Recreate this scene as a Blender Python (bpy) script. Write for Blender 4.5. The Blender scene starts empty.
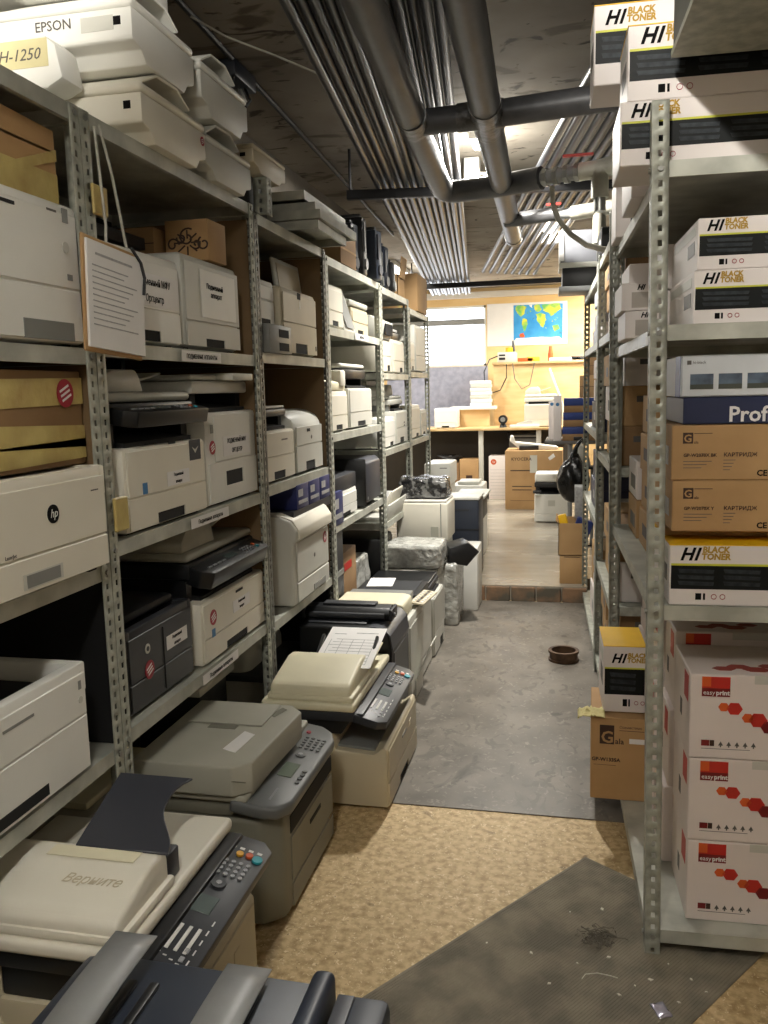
import bpy, bmesh, math, random
from mathutils import Vector, Matrix, noise
random.seed(7)
S = bpy.context.scene
COL = S.collection
PI = math.pi
S.view_settings.view_transform = 'Standard'
S.view_settings.look = 'None'
S.view_settings.gamma = 1
S.view_settings.use_curve_mapping = False
S.view_settings.exposure = 0.75

# ------------------------------------------------------------------ materials
def lin(c):
    return tuple(((v/12.92) if v <= .04045 else ((v+.055)/1.055)**2.4) for v in c)
MATS = {}
def mat(name, rgb, rough=.5, metal=0, var=.06, scale=8, bump=0, bscale=60, spec=.5, rgb2=None, emit=None, estr=0, lo=.35, hi=.65, trans=0, alpha=1, vec='Object', stretch=None, detail=4, rvar=0, coat=0):
    """rgb in sRGB 0-255. Two-tone noise between rgb and rgb2 (or a slightly darker rgb)."""
    if name in MATS: return MATS[name]
    m = bpy.data.materials.new(name); m.use_nodes = True
    nt = m.node_tree; n = nt.nodes; l = nt.links
    b = n['Principled BSDF']
    c1 = lin([v/255 for v in rgb]); c2 = lin([v/255 for v in rgb2]) if rgb2 else tuple(v*(1-var*2) for v in c1)
    tc = n.new('ShaderNodeTexCoord'); src = tc.outputs[vec]
    if stretch:
        mp = n.new('ShaderNodeMapping'); mp.inputs['Scale'].default_value = stretch
        l.new(src, mp.inputs['Vector']); src = mp.outputs['Vector']
    nz = n.new('ShaderNodeTexNoise'); nz.inputs['Scale'].default_value = scale; nz.inputs['Detail'].default_value = detail
    l.new(src, nz.inputs['Vector'])
    cr = n.new('ShaderNodeValToRGB'); cr.color_ramp.elements[0].position = lo; cr.color_ramp.elements[1].position = hi
    cr.color_ramp.elements[0].color = (*c2, 1); cr.color_ramp.elements[1].color = (*c1, 1)
    l.new(nz.outputs['Fac'], cr.inputs['Fac']); l.new(cr.outputs['Color'], b.inputs['Base Color'])
    b.inputs['Roughness'].default_value = rough; b.inputs['Metallic'].default_value = metal
    b.inputs['Specular IOR Level'].default_value = spec
    b.inputs['Coat Weight'].default_value = coat
    if rvar:
        mr = n.new('ShaderNodeMapRange'); mr.inputs['To Min'].default_value = rough-rvar; mr.inputs['To Max'].default_value = rough+rvar
        l.new(nz.outputs['Fac'], mr.inputs['Value']); l.new(mr.outputs['Result'], b.inputs['Roughness'])
    if bump:
        n2 = n.new('ShaderNodeTexNoise'); n2.inputs['Scale'].default_value = bscale; n2.inputs['Detail'].default_value = 3
        l.new(src, n2.inputs['Vector'])
        bp = n.new('ShaderNodeBump'); bp.inputs['Strength'].default_value = bump; bp.inputs['Distance'].default_value = .01
        l.new(n2.outputs['Fac'], bp.inputs['Height']); l.new(bp.outputs['Normal'], b.inputs['Normal'])
    if emit:
        b.inputs['Emission Color'].default_value = (*lin([v/255 for v in emit]), 1); b.inputs['Emission Strength'].default_value = estr
    if trans:
        b.inputs['Transmission Weight'].default_value = trans
    if alpha < 1: b.inputs['Alpha'].default_value = alpha
    MATS[name] = m
    return m

CREAM = mat('cream_plastic', (226, 221, 206), .45, var=.03, scale=5)
WHITE = mat('white_plastic', (228, 227, 220), .42, var=.03, scale=5)
IVORY = mat('ivory_plastic', (228, 221, 192), .45, var=.04, scale=6)
BEIGE = mat('beige_plastic', (196, 185, 158), .45, var=.04, scale=6)
LGREY = mat('light_grey_plastic', (200, 199, 190), .45, var=.03, scale=6)
MGREY = mat('mid_grey_plastic', (132, 133, 130), .42, var=.04, scale=6)
OLIVE = mat('olive_grey_plastic', (174, 172, 158), .42, var=.04, scale=6)
OLIVED = mat('dark_olive_grey_plastic', (122, 120, 107), .45, var=.04, scale=6)
PANELG = mat('panel_grey_plastic', (104, 106, 106), .38, var=.04, scale=8)
BLACK = mat('black_plastic', (26, 27, 29), .38, var=.1, scale=8)
CHAR = mat('charcoal_plastic', (48, 50, 55), .42, var=.05, scale=6)
NAVY = mat('navy_plastic', (38, 45, 58), .4, var=.05, scale=5)
SLATE = mat('slate_plastic', (58, 60, 68), .42, var=.06, scale=5)
DARK = mat('black_and_recess_shade', (12, 12, 13), .8, var=.05)  # near black: painted shade of recesses and rack depths; also rubber feet
SILVER = mat('silver_plastic', (140, 141, 141), .45, metal=.15, var=.06, scale=12)
GALV = mat('galvanised_steel', (180, 182, 170), .48, metal=.2, var=.1, scale=26, rgb2=(146, 148, 138), rvar=.1, bump=.05, bscale=120)
GALV2 = mat('galvanised_steel_shelf', (196, 197, 186), .45, metal=.2, rgb2=(164, 165, 155), scale=10, rvar=.1, bump=.03, bscale=60)
GALVD = mat('weathered_steel', (122, 122, 114), .5, metal=.3, rgb2=(72, 68, 62), scale=14, lo=.3, hi=.55, rvar=.1)
ZINC = mat('zinc_bolt', (170, 170, 165), .35, metal=.8)
HARDB = mat('hardboard', (139, 112, 78), .7, rgb2=(116, 92, 62), scale=3)
CARD = mat('cardboard', (186, 150, 104), .75, rgb2=(170, 134, 90), scale=4, bump=.05, bscale=80)
CARD2 = mat('cardboard_dark', (150, 118, 80), .75, rgb2=(134, 102, 68), scale=4)
TAPE = mat('yellow_tape', (202, 184, 116), .4, rgb2=(172, 146, 88), scale=9, bump=.3, bscale=30)
PAPER = mat('paper', (232, 230, 228), .6, var=.02)
PAPERG = mat('paper_print_grey', (176, 176, 176), .6, var=.15, scale=60)
WCARD = mat('white_carton', (226, 218, 214), .5, var=.02, scale=3)
YEL = mat('carton_yellow', (240, 190, 24), .45, var=.05)
LIME = mat('lime_stripe', (200, 200, 60), .45)
BAND = mat('carton_black_print', (20, 23, 24), .5, rgb2=(12, 14, 15), scale=12, spec=.25)
BANDC = mat('cartridge_print_grey', (52, 58, 62), .5, rgb2=(30, 34, 38), scale=40, spec=.25)
INK = mat('black_ink', (14, 13, 13), .8, spec=.15)
GREYINK = mat('grey_ink', (92, 88, 84), .5)
GOLD = mat('gold_ink', (184, 148, 62), .7, spec=.2)
BROWNINK = mat('brown_ink', (62, 40, 30), .5)
RED = mat('carton_red', (196, 44, 36), .45)
DRED = mat('carton_dark_red', (122, 22, 26), .45)
ORNG = mat('carton_orange', (222, 96, 40), .45)
BLUEC = mat('blue_carton', (38, 60, 128), .45, var=.08)
DBLUE = mat('dark_blue_carton', (36, 44, 76), .45, var=.05)
STICK = mat('red_sticker', (160, 36, 52), .45)
SBLUE = mat('blue_sticker', (60, 120, 170), .45)
SCREEN = mat('lcd_screen', (86, 98, 96), .2, var=.04)
SCREENG = mat('lcd_green_grey', (112, 124, 110), .2, var=.04)
BTN = mat('button_grey', (150, 152, 156), .4)
BTNW = mat('button_white', (226, 226, 222), .4)
BY = mat('button_yellow', (226, 170, 50), .4); BO = mat('button_orange', (214, 94, 46), .4); BT = mat('button_teal', (40, 160, 176), .4)
PIPE = mat('painted_pipe', (88, 88, 90), .42, metal=.1, rgb2=(64, 64, 66), scale=9, rvar=.12, bump=.06, bscale=25)
PIPEW = mat('pipe_weld_wrap', (120, 120, 122), .38, metal=.4, rgb2=(66, 64, 62), scale=18, bump=.4, bscale=30)
CONDUIT = mat('black_conduit', (36, 38, 42), .36, metal=.1, var=.1, scale=3)
IRON = mat('black_iron', (34, 34, 36), .5, metal=.3)
PVC = mat('grey_white_pvc', (190, 188, 176), .45, rgb2=(150, 146, 134), scale=10)
RUST = mat('rusty_iron', (110, 84, 62), .6, metal=.3, rgb2=(70, 52, 40), scale=14)
WOOD = mat('pale_plywood', (224, 192, 142), .5, rgb2=(210, 174, 122), scale=2.5, stretch=(1, 1, 6))
PINE = mat('pine_edge', (214, 184, 134), .5, rgb2=(190, 158, 108), scale=5)

# ------------------------------------------------------------------ geometry
class G:
    """collects shapes and links them as one mesh object"""
    def __init__(s): s.bm = bmesh.new()
    def _bev(s, vs, bev, seg=2):
        if bev > 0:
            es = set(e for v in vs for e in v.link_edges)
            bmesh.ops.bevel(s.bm, geom=list(es), offset=bev, segments=seg, affect='EDGES', profile=.5, clamp_overlap=True)
    def box(s, x0, x1, y0, y1, z0, z1, bev=0, seg=2, M=None):
        c = [(x, y, z) for z in (z0, z1) for y in (y0, y1) for x in (x0, x1)]
        if M is not None: c = [M @ Vector(p) for p in c]
        v = [s.bm.verts.new(p) for p in c]
        for f in ((0, 2, 3, 1), (4, 5, 7, 6), (0, 1, 5, 4), (2, 6, 7, 3), (0, 4, 6, 2), (1, 3, 7, 5)):
            s.bm.faces.new([v[i] for i in f])
        s._bev(v, bev, seg); return s
    def prism(s, pts, a0, a1, axis='x', bev=0, seg=2, M=None):
        """polygon pts extruded from a0 to a1; axis x: pts=(y,z); axis y: pts=(x,z); axis z: pts=(x,y)"""
        def P(p, a):
            q = {'x': (a, p[0], p[1]), 'y': (p[0], a, p[1]), 'z': (p[0], p[1], a)}[axis]
            return M @ Vector(q) if M is not None else q
        A = [s.bm.verts.new(P(p, a0)) for p in pts]; Bv = [s.bm.verts.new(P(p, a1)) for p in pts]
        n = len(pts)
        fs = [s.bm.faces.new(A[::-1]), s.bm.faces.new(Bv)]
        for i in range(n): fs.append(s.bm.faces.new((A[i], A[(i+1) % n], Bv[(i+1) % n], Bv[i])))
        bmesh.ops.recalc_face_normals(s.bm, faces=fs)
        s._bev(A+Bv, bev, seg); return s
    def cyl(s, p0, p1, r, n=16, r1=None, cap=True):
        p0 = Vector(p0); p1 = Vector(p1); d = p1-p0; q = d.to_track_quat('Z', 'Y')
        r1 = r if r1 is None else r1
        A = [s.bm.verts.new(p0+q @ Vector((r*math.cos(2*PI*i/n), r*math.sin(2*PI*i/n), 0))) for i in range(n)]
        Bv = [s.bm.verts.new(p1+q @ Vector((r1*math.cos(2*PI*i/n), r1*math.sin(2*PI*i/n), 0))) for i in range(n)]
        for i in range(n): s.bm.faces.new((A[i], A[(i+1) % n], Bv[(i+1) % n], Bv[i]))
        if cap: s.bm.faces.new(A[::-1]); s.bm.faces.new(Bv)
        return s
    def tube(s, pts, r, n=8, cap=True):
        pts = [Vector(p) for p in pts]; rings = []
        ref = Vector((0.13, .2, 1)).normalized()
        for i, p in enumerate(pts):
            d = (pts[min(i+1, len(pts)-1)]-pts[max(i-1, 0)]).normalized()
            a = d.cross(ref)
            if a.length < .05: a = d.cross(Vector((1, 0, 0)))
            a.normalize(); b = d.cross(a)
            rr = r[i] if isinstance(r, (list, tuple)) else r
            rings.append([s.bm.verts.new(p+a*rr*math.cos(2*PI*k/n)+b*rr*math.sin(2*PI*k/n)) for k in range(n)])
        for A, Bv in zip(rings, rings[1:]):
            for k in range(n): s.bm.faces.new((A[k], A[(k+1) % n], Bv[(k+1) % n], Bv[k]))
        if cap: s.bm.faces.new(rings[0][::-1]); s.bm.faces.new(rings[-1])
        return s
    def grid(s, fn, nu, nv):
        vs = [[s.bm.verts.new(fn(i/nu, j/nv)) for j in range(nv+1)] for i in range(nu+1)]
        for i in range(nu):
            for j in range(nv): s.bm.faces.new((vs[i][j], vs[i+1][j], vs[i+1][j+1], vs[i][j+1]))
        return s
    def obj(s, name, m, parent=None, solid=0, ang=35):
        bmesh.ops.recalc_face_normals(s.bm, faces=s.bm.faces)
        for f in s.bm.faces: f.smooth = True
        lim = math.radians(ang)
        for e in s.bm.edges:
            if len(e.link_faces) == 2 and e.calc_face_angle(0) > lim: e.smooth = False
        me = bpy.data.meshes.new(name); s.bm.to_mesh(me); s.bm.free()
        me.materials.append(m)
        o = bpy.data.objects.new(name, me); COL.objects.link(o)
        if parent: o.parent = parent
        if solid:
            md = o.modifiers.new('thickness', 'SOLIDIFY'); md.thickness = solid; md.offset = 0
        return o

def tag(o, label, cat, group=None, kind=None):
    if label: o['label'] = label
    if cat: o['category'] = cat
    if group: o['group'] = group
    if kind: o['kind'] = kind
    return o
def thing(name, label, cat, loc=(0, 0, 0), rz=0, group=None):
    o = bpy.data.objects.new(name, None); COL.objects.link(o); o.empty_display_size = .05
    o.location = loc; o.rotation_euler = (0, 0, rz)
    return tag(o, label, cat, group)
def struct(name, g, m):
    o = g.obj(name, m); o['kind'] = 'structure'; return o
def dup(root, loc, rz=None, label=None, group=None):
    def cp(o, par):
        c = o.copy(); COL.objects.link(c)
        if par: c.parent = par
        for ch in [k for k in bpy.data.objects if k.parent == o]: cp(ch, c)
        return c
    r = cp(root, None); r.location = loc
    if rz is not None: r.rotation_euler = (0, 0, rz)
    if label: r['label'] = label
    if group: r['group'] = group
    return r

def text(s, size, m, parent, loc, rot=(PI/2, 0, 0), name='lettering', bold=0, shear=0, sx=1, align='LEFT', ext=.0003, space=1):
    c = bpy.data.curves.new('t', 'FONT'); c.body = s; c.size = size; c.offset = bold*size; c.shear = shear
    c.extrude = ext; c.align_x = align; c.resolution_u = 2; c.space_character = space
    t = bpy.data.objects.new('t', c); COL.objects.link(t)
    bpy.context.view_layer.update()
    me = bpy.data.meshes.new_from_object(t.evaluated_get(bpy.context.evaluated_depsgraph_get()))
    bpy.data.objects.remove(t); bpy.data.curves.remove(c)
    me.materials.clear(); me.materials.append(m)
    o = bpy.data.objects.new(name, me); COL.objects.link(o)
    o.location = loc; o.rotation_euler = rot; o.scale = (sx, 1, 1)
    if parent: o.parent = parent
    return o
def decal(name, m, parent, y, x0, x1, z0, z1, t=.0008):
    """thin printed or stuck-on patch on a front face at local y"""
    return G().box(x0, x1, y-t, y, z0, z1).obj(name, m, parent)
def disc(name, m, parent, x, y, z, r, t=.001):
    return G().cyl((x, y, z), (x, y-t, z), r, 20).obj(name, m, parent)

# ------------------------------------------------------------------ shelving
def angle_mesh(h, sx, sy, w=.038, pitch=.033, hole=(.010, .014)):
    g = G(); n = int(h/pitch)
    p = h/n
    for fl in (0, 1):
        def P(a, z): return (sx*a, 0, z) if fl == 0 else (0, sy*a, z)
        xs = [0, w/2-hole[0]/2, w/2+hole[0]/2, w]
        zs = []
        for k in range(n): zs += [k*p, k*p+p/2-hole[1]/2, k*p+p/2+hole[1]/2]
        zs.append(h)
        V = [[g.bm.verts.new(P(x, z)) for z in zs] for x in xs]
        for i in range(3):
            for j in range(len(zs)-1):
                if i == 1 and j % 3 == 1: continue
                g.bm.faces.new((V[i][j], V[i+1][j], V[i+1][j+1], V[i][j+1]))
    bmesh.ops.remove_doubles(g.bm, verts=g.bm.verts, dist=1e-5)
    return g
def shelf_pan(L, D, z, t=.0018, skirt=.037):
    """pan with local x 0..L, y 0..D, top face at z"""
    g = G()
    g.box(0, L, 0, D, z-t, z)
    g.box(0, L, 0, t, z-skirt, z-t); g.box(0, L, D-t, D, z-skirt, z-t)
    g.box(0, t, t, D-t, z-skirt, z-t); g.box(L-t, L, t, D-t, z-skirt, z-t)
    g.box(0, L, t, .012, z-skirt, z-skirt+t); g.box(t, .012, t, D-t, z-skirt, z-skirt+t)
    g.box(L-.012, L-t, t, D-t, z-skirt, z-skirt+t)
    return g
def rack(label, loc, rz, L, D, H, shelves, group=None, m=None, panels=(), pitch=.033, zb=0, ms=None, bolts=1, lean=0):
    """steel angle rack: local x along its length, local y into its depth, origin at front-left foot"""
    m = m or GALV; ms = ms or m
    t = thing('steel_rack', label, 'shelving', loc, rz, group)
    for (x, y, sx, sy) in ((0, 0, 1, 1), (L, 0, -1, 1), (0, D, 1, -1), (L, D, -1, -1)):
        u = angle_mesh(H-zb, sx, sy, pitch=pitch).obj('upright', m, t, solid=.002)
        u.location = (x, y, zb); u.rotation_euler = (0, lean, 0)
        if bolts and sy > 0:
            for z in shelves:
                G().cyl((sx*.019, -.0012, z-.018-zb), (sx*.019, -.006, z-.018-zb), .0065, 8).obj('bolt', ZINC, u)
                if bolts > 1: G().cyl((-sx*.0012, .019, z-.018-zb), (-sx*.006, .019, z-.018-zb), .0065, 8).obj('bolt', ZINC, u)
    for z in shelves:
        s = shelf_pan(L-.006, D-.006, z).obj('shelf', ms, t); s.location = (.003, .003, 0)
    for (side, z0, z1, mm) in panels:
        if side == 'R': G().box(L-.009, L-.004, .02, D-.02, z0, z1).obj('side_panel', mm, t)
        if side == 'L': G().box(.004, .009, .02, D-.02, z0, z1).obj('side_panel', mm, t)
        if side == 'B': G().box(.02, L-.02, D-.009, D-.004, z0, z1).obj('back_panel', mm, t)
    return t

# ------------------------------------------------------------------ printers (front = local -y)
def plate(g, x0, x1, y, z0, z1, t=.004, hole=None, bev=.003):
    """front plate standing proud of y; optional rectangular opening"""
    if not hole:
        g.box(x0, x1, y-t, y, z0, z1, bev, 1)
    else:
        a, b, c, d = hole
        g.box(x0, a, y-t, y, z0, z1); g.box(b, x1, y-t, y, z0, z1)
        g.box(a, b, y-t, y, z0, c)
        if d < z1: g.box(a, b, y-t, y, d, z1)
def front(t, w, d, h, m, tray=.10, handle='bottom', seam=None, margin=.012, name2='front_cover', trays=1, inset=None, top=None):
    """paper trays and covers as raised plates on the front of a body"""
    y = -d/2; x0 = -w/2+margin; x1 = w/2-margin; z = .012
    for k in range(trays):
        hw = w*.17
        hole = {'bottom': (-hw, hw, z, z+tray*.34), 'mid': (-hw, hw, z+tray*.35, z+tray*.72), None: None,
                'right': (w*.05, w*.33, z, z+tray*.4)}[handle]
        g = G(); plate(g, x0, x1, y, z, z+tray-.004, hole=hole)
        p = g.obj('paper_tray', m, t)
        if hole: G().box(hole[0], hole[1], y-.0008, y, hole[2], hole[3]).obj('handle_recess_plate', DARK, p)  # thin dark plate painted for the shade of the recess
        z += tray
    zt = (top or h-.03)
    if inset is None: inset = 0
    g = G(); plate(g, x0+inset, x1-inset, y, z, zt); g.obj(name2, m, t)
    return z, zt
def laser(label, loc, w, d, h, m, rz=PI/2, tray=.09, handle='bottom', top='slope', cat='printer', group=None, name='laser_printer',
          trim=None, logo=None, logom=None, trays=1, bev=.012, vents=False, inset=0, ftop=None, plates=True):
    """top-exit laser printer"""
    t = thing(name, label, cat, loc, rz, group)
    g = G(); y0, y1 = -d/2, d/2
    if top == 'slope':
        g.prism([(y0, .006), (y0, h), (y0+d*.10, h), (y0+d*.16, h-.05), (y1-d*.22, h-.008), (y1-d*.16, h), (y1, h), (y1, .006)], -w/2+.03, w/2-.03, 'x', .004, 1)
        g.box(-w/2, -w/2+.035, y0, y1, .006, h, bev); g.box(w/2-.035, w/2, y0, y1, .006, h, bev)
    elif top == 'round':
        pr = [(y0, .006), (y0, h*.72), (y0+.012, h*.86), (y0+.045, h*.955), (y0+.10, h), (y1-.04, h), (y1, h*.94), (y1, .006)]
        g.prism(pr, -w/2, w/2, 'x', bev, 2)
    elif top == 'flat':
        g.box(-w/2, w/2, y0, y1, .006, h, bev)
    elif top == 'well':      # open dark exit well in the top
        g.box(-w/2, w/2, y0, y1, .006, h-.06, bev)
        g.box(-w/2, -w/2+.03, y0, y1, h-.07, h, .006); g.box(w/2-.03, w/2, y0, y1, h-.07, h, .006)
        g.box(-w/2+.02, w/2-.02, y0, y0+.03, h-.07, h, .006); g.box(-w/2+.02, w/2-.02, y1-.08, y1, h-.07, h, .006)
    b = g.obj('body', m, t)
    if top == 'well':
        g = G().box(-w/2+.03, w/2-.03, y0+.03, y1-.08, h-.062, h-.052)
        g.box(-w/2+.06, w/2-.06, y0+.05, y1-.14, h-.052, h-.035, .004)
        g.obj('output_tray', DARK, t)
    elif top == 'slope':
        G().prism([(y0+d*.16, h-.049), (y1-d*.22, h-.006), (y1-d*.22, h-.004), (y0+d*.16, h-.046)], -w*.3, w*.3, 'x').obj('output_tray', trim or m, t)
    if plates: front(t, w, d, h, m, tray, handle, trays=trays, inset=inset, top=ftop or (h*.70 if top == 'round' else h-.022))
    G().box(-w/2+.03, -w/2+.06, y0+.02, y0+.05, 0, .008).box(w/2-.06, w/2-.03, y0+.02, y0+.05, 0, .008).box(-w/2+.03, -w/2+.06, y1-.05, y1-.02, 0, .008).box(w/2-.06, w/2-.03, y1-.05, y1-.02, 0, .008).obj('rubber_feet', DARK, t)
    if vents:
        g = G()
        for k in range(10): g.box(-w/2-.001, -w/2+.001, y1-.16, y1-.05, h*.35+k*.012, h*.35+k*.012+.005)
        g.obj('vent_slots', DARK, t)
    if logo: text(logo, .022, logom or GREYINK, t, (-w*.08, y0-.0046, h-.055))
    return t
def keypad(p, cx, cy, nx, ny, dx, dy, r, m, z=.0005, hh=.004):
    for i in range(nx):
        for j in range(ny):
            G().cyl((cx+i*dx, cy+j*dy, z), (cx+i*dx, cy+j*dy, z+hh), r, 10).obj('button', m, p)
def cpanel(t, w, dep, y, z, tilt, m, style='kyocera', th=.022, x=0, name='control_panel', bev=.006, ears=.03):
    """operation panel: inner edge at (y,z), sloping down towards the front by tilt"""
    c = min(ears, dep*.4)
    g = G().prism([(-w/2, 0), (-w/2, -dep+c), (-w/2+c, -dep), (w/2-c, -dep), (w/2, -dep+c), (w/2, 0)], -th, 0, 'z', bev*.6, 2)
    p = g.obj(name, m, t); p.location = (x, y, z); p.rotation_euler = (tilt, 0, 0)
    k = w/.5; q = dep/.12
    if style == 'kyocera':
        for i in range(3): G().box(-.165*k+0*i, -.09*k, -(.045+.02*i)*q, -(.037+.02*i)*q, 0, .003, .001, 1).obj('button', BTNW, p)
        G().box(-.045*k, .012*k, -.078*q, -.032*q, 0, .002, .001, 1).obj('display', SCREEN, p)
        G().cyl((.055*k, -.055*q, 0), (.055*k, -.055*q, .005), .017*q, 20).obj('button', CHAR, p)
        G().cyl((.055*k, -.055*q, .005), (.055*k, -.055*q, .007), .007*q, 16).obj('button', BTN, p)
        keypad(p, .092*k, -.09*q, 4, 4, .016*k, .018*q, .0055*q, BTN)
        for (dx, dy, mm, r) in ((.175, -.055, BY, .009), (.178, -.078, BO, .009), (.172, -.1, BT, .0125)):
            G().cyl((dx*k, dy*q, 0), (dx*k, dy*q, .005), r*q, 18).obj('button', mm, p)
        g = G()
        for i in range(4): g.box(.195*k, .203*k, -(.03+.022*i)*q-.006, -(.03+.022*i)*q+.006, 0, .0006)
        for i in range(5): g.box(-.2*k+i*.006, -.197*k+i*.006, -.1*q+i*.016*q, -.092*q+i*.016*q, 0, .0006)
        for i in range(5): g.box((-.19+.03*i)*k, (-.175+.03*i)*k, -.099*q, -.096*q, 0, .0006)
        for i in range(4): g.box((-.05+.035*i)*k, (-.03+.035*i)*k, -.022*q, -.019*q, 0, .0006)
        g.obj('printed_legend', BTNW, p)
        for i in range(3): G().box((-.21+.024*i)*k, (-.196+.024*i)*k, -.088*q, -.078*q, 0, .003, .001, 1).obj('button', BTN, p)
    elif style == 'samsung':
        G().box(-.06*k, .015*k, -.078*q, -.032*q, 0, .002, .001, 1).obj('display', SCREENG, p)
        G().cyl((.05*k, -.052*q, 0), (.05*k, -.052*q, .004), .014*q, 20).obj('button', BTN, p)
        keypad(p, .09*k, -.088*q, 4, 4, .02*k, .018*q, .0055*q, LGREY)
        G().cyl((.19*k, -.07*q, 0), (.19*k, -.07*q, .004), .008*q, 16).obj('button', STICK, p)
        G().box(.185*k, .205*k, -.035*q, -.027*q, 0, .003, .001, 1).obj('button', LGREY, p)
        for i in range(3): G().box((-.05+.024*i)*k, (-.035+.024*i)*k, -.1*q, -.092*q, 0, .003, .001, 1).obj('button', LGREY, p)
    elif style == 'dark':
        G().box(-.05*k, .02*k, -.07*q, -.03*q, 0, .002).obj('display', SCREEN, p)
        keypad(p, .07*k, -.085*q, 4, 3, .02*k, .02*q, .005*q, BTN)
        for i in range(4): G().box((-.2+.034*i)*k, (-.176+.034*i)*k, -.07*q, -.06*q, 0, .003).obj('button', BTN, p)
        G().cyl((.175*k, -.05*q, 0), (.175*k, -.05*q, .004), .01*q, 14).obj('button', BO, p)
        G().cyl((.175*k, -.08*q, 0), (.175*k, -.08*q, .004), .01*q, 14).obj('button', BT, p)
    return p
def sticker_round(t, x, y, z, r=.022):
    s = disc('round_sticker', STICK, t, x, y, z, r)
    g = G()
    for k in (-1, 0, 1): g.box(-.6*r, .6*r, -.0016, -.001, k*r*.35-.08*r, k*r*.35+.08*r)
    a = g.obj('sticker_print', PAPER, s); a.location = (x, y, z); a.rotation_euler = (0, -.4, 0)
    return s
def paper_label(t, y, x0, x1, z0, z1, lines):
    s = decal('paper_label', PAPER, t, y, x0, x1, z0, z1)
    n = len(lines)
    for i, ln in enumerate(lines):
        zz = z1-(z1-z0)*(i+.72)/n
        text(ln, (z1-z0)/n*.62, INK, s, ((x0+x1)/2, y-.0012, zz), align='CENTER', sx=.85, bold=.012)
    return s
def mfp(label, loc, w, d, h, m, rz=PI/2, neck=.08, scan=.06, lid=.03, adf=None, mneck=None, mscan=None, mlid=None, panel=None, ptilt=.45, pdep=.1,
        tray=.1, handle='bottom', cat='printer', name='multifunction_printer', over=0, group=None, pstyle='dark', mpanel=None, bev=.01, lidw=None, inset=0, trays=1, feeder=None, pth=.022):
    """body, dark exit gap, scanner, lid and optional document feeder; h is the body height"""
    t = thing(name, label, cat, loc, rz, group)
    y0, y1 = -d/2, d/2
    mneck = mneck or BLACK; mscan = mscan or m; mlid = mlid or m
    G().box(-w/2, w/2, y0, y1, .006, h, bev).obj('body', m, t)
    front(t, w, d, h, m, tray, handle, inset=inset, top=h-.008, trays=trays)
    G().box(-w/2+.03, w/2-.03, y0+.02, y1-.02, 0, .008).obj('rubber_feet', DARK, t)
    g = G()                                                  # exit gap: back block and two side cheeks
    g.box(-w/2+.015, w/2-.015, y0+d*.5, y1-.01, h-.004, h+neck)
    g.box(-w/2+.012, -w/2+.05, y0+d*.12, y1-.01, h-.004, h+neck); g.box(w/2-.05, w/2-.012, y0+d*.12, y1-.01, h-.004, h+neck)
    g.obj('exit_frame', mneck, t)
    G().prism([(y0+.02, h), (y0+.02, h+.012), (y0+d*.5, h+.03), (y0+d*.5, h)], -w/2+.05, w/2-.05, 'x').obj('output_tray', DARK, t)
    z = h+neck
    G().box(-w/2-over, w/2+over, y0+.03, y1, z, z+scan, .008).obj('scanner', mscan, t)
    z2 = z+scan
    G().box(-w/2-over+.004, w/2+over-.004, y0+.035, y1-.004, z2+.002, z2+lid, min(.02, lid*.45), 3).obj('scanner_lid', mlid, t)
    if adf: ADF(t, w+2*over, d, y0+.035, y1, z2+lid, adf, mlid, feeder or mlid)
    if panel: cpanel(t, w+2*over-.01, pdep, y0+.032, z+scan*.8, ptilt, mpanel or BLACK, pstyle, th=pth)
    return t
def ADF(t, w, d, y0, y1, z, hh, m, mt, near=True):
    """document feeder: hump on the -x side, paper tray rising to +x"""
    x0 = -w/2+.01; x1 = x0+w*.42
    pr = [(x0, z), (x0, z+hh*.45), (x0+.035, z+hh*.85), (x0+.07, z+hh), (x1-.02, z+hh*1.02), (x1, z+hh*.7), (x1+.02, z)]
    a = G().prism(pr, y0+.02, y1-.05, 'y', .008, 2).obj('document_feeder', m, t)
    g = G().prism([(x1-.005, z+hh*.35), (x1-.005, z+hh*.45), (w/2-.09, z+hh*.95), (w/2-.09, z+hh*.85)], y0+.05, y1-.08, 'y', .002, 1)
    g.obj('feeder_tray', mt, a)
    return a
# ------------------------------------------------------------------ camera
cam_d = bpy.data.cameras.new('camera'); cam = bpy.data.objects.new('camera', cam_d); COL.objects.link(cam)
yaw, pitch, roll = math.radians(12.67), math.radians(8.17), math.radians(-1.384)
fw = Vector((-math.sin(yaw)*math.cos(pitch), math.cos(yaw)*math.cos(pitch), -math.sin(pitch)))
ri = Vector((math.cos(yaw), math.sin(yaw), 0)); up = ri.cross(fw)
R_ = math.cos(roll)*ri+math.sin(roll)*up; U_ = -math.sin(roll)*ri+math.cos(roll)*up
cam.matrix_world = Matrix(((R_.x, U_.x, -fw.x, 0), (R_.y, U_.y, -fw.y, 0), (R_.z, U_.z, -fw.z, 1.5), (0, 0, 0, 1)))
cam_d.sensor_fit = 'VERTICAL'; cam_d.sensor_height = 24; cam_d.lens = 850/1024*24
cam_d.clip_start = .05; cam_d.clip_end = 60
S.camera = cam

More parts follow.
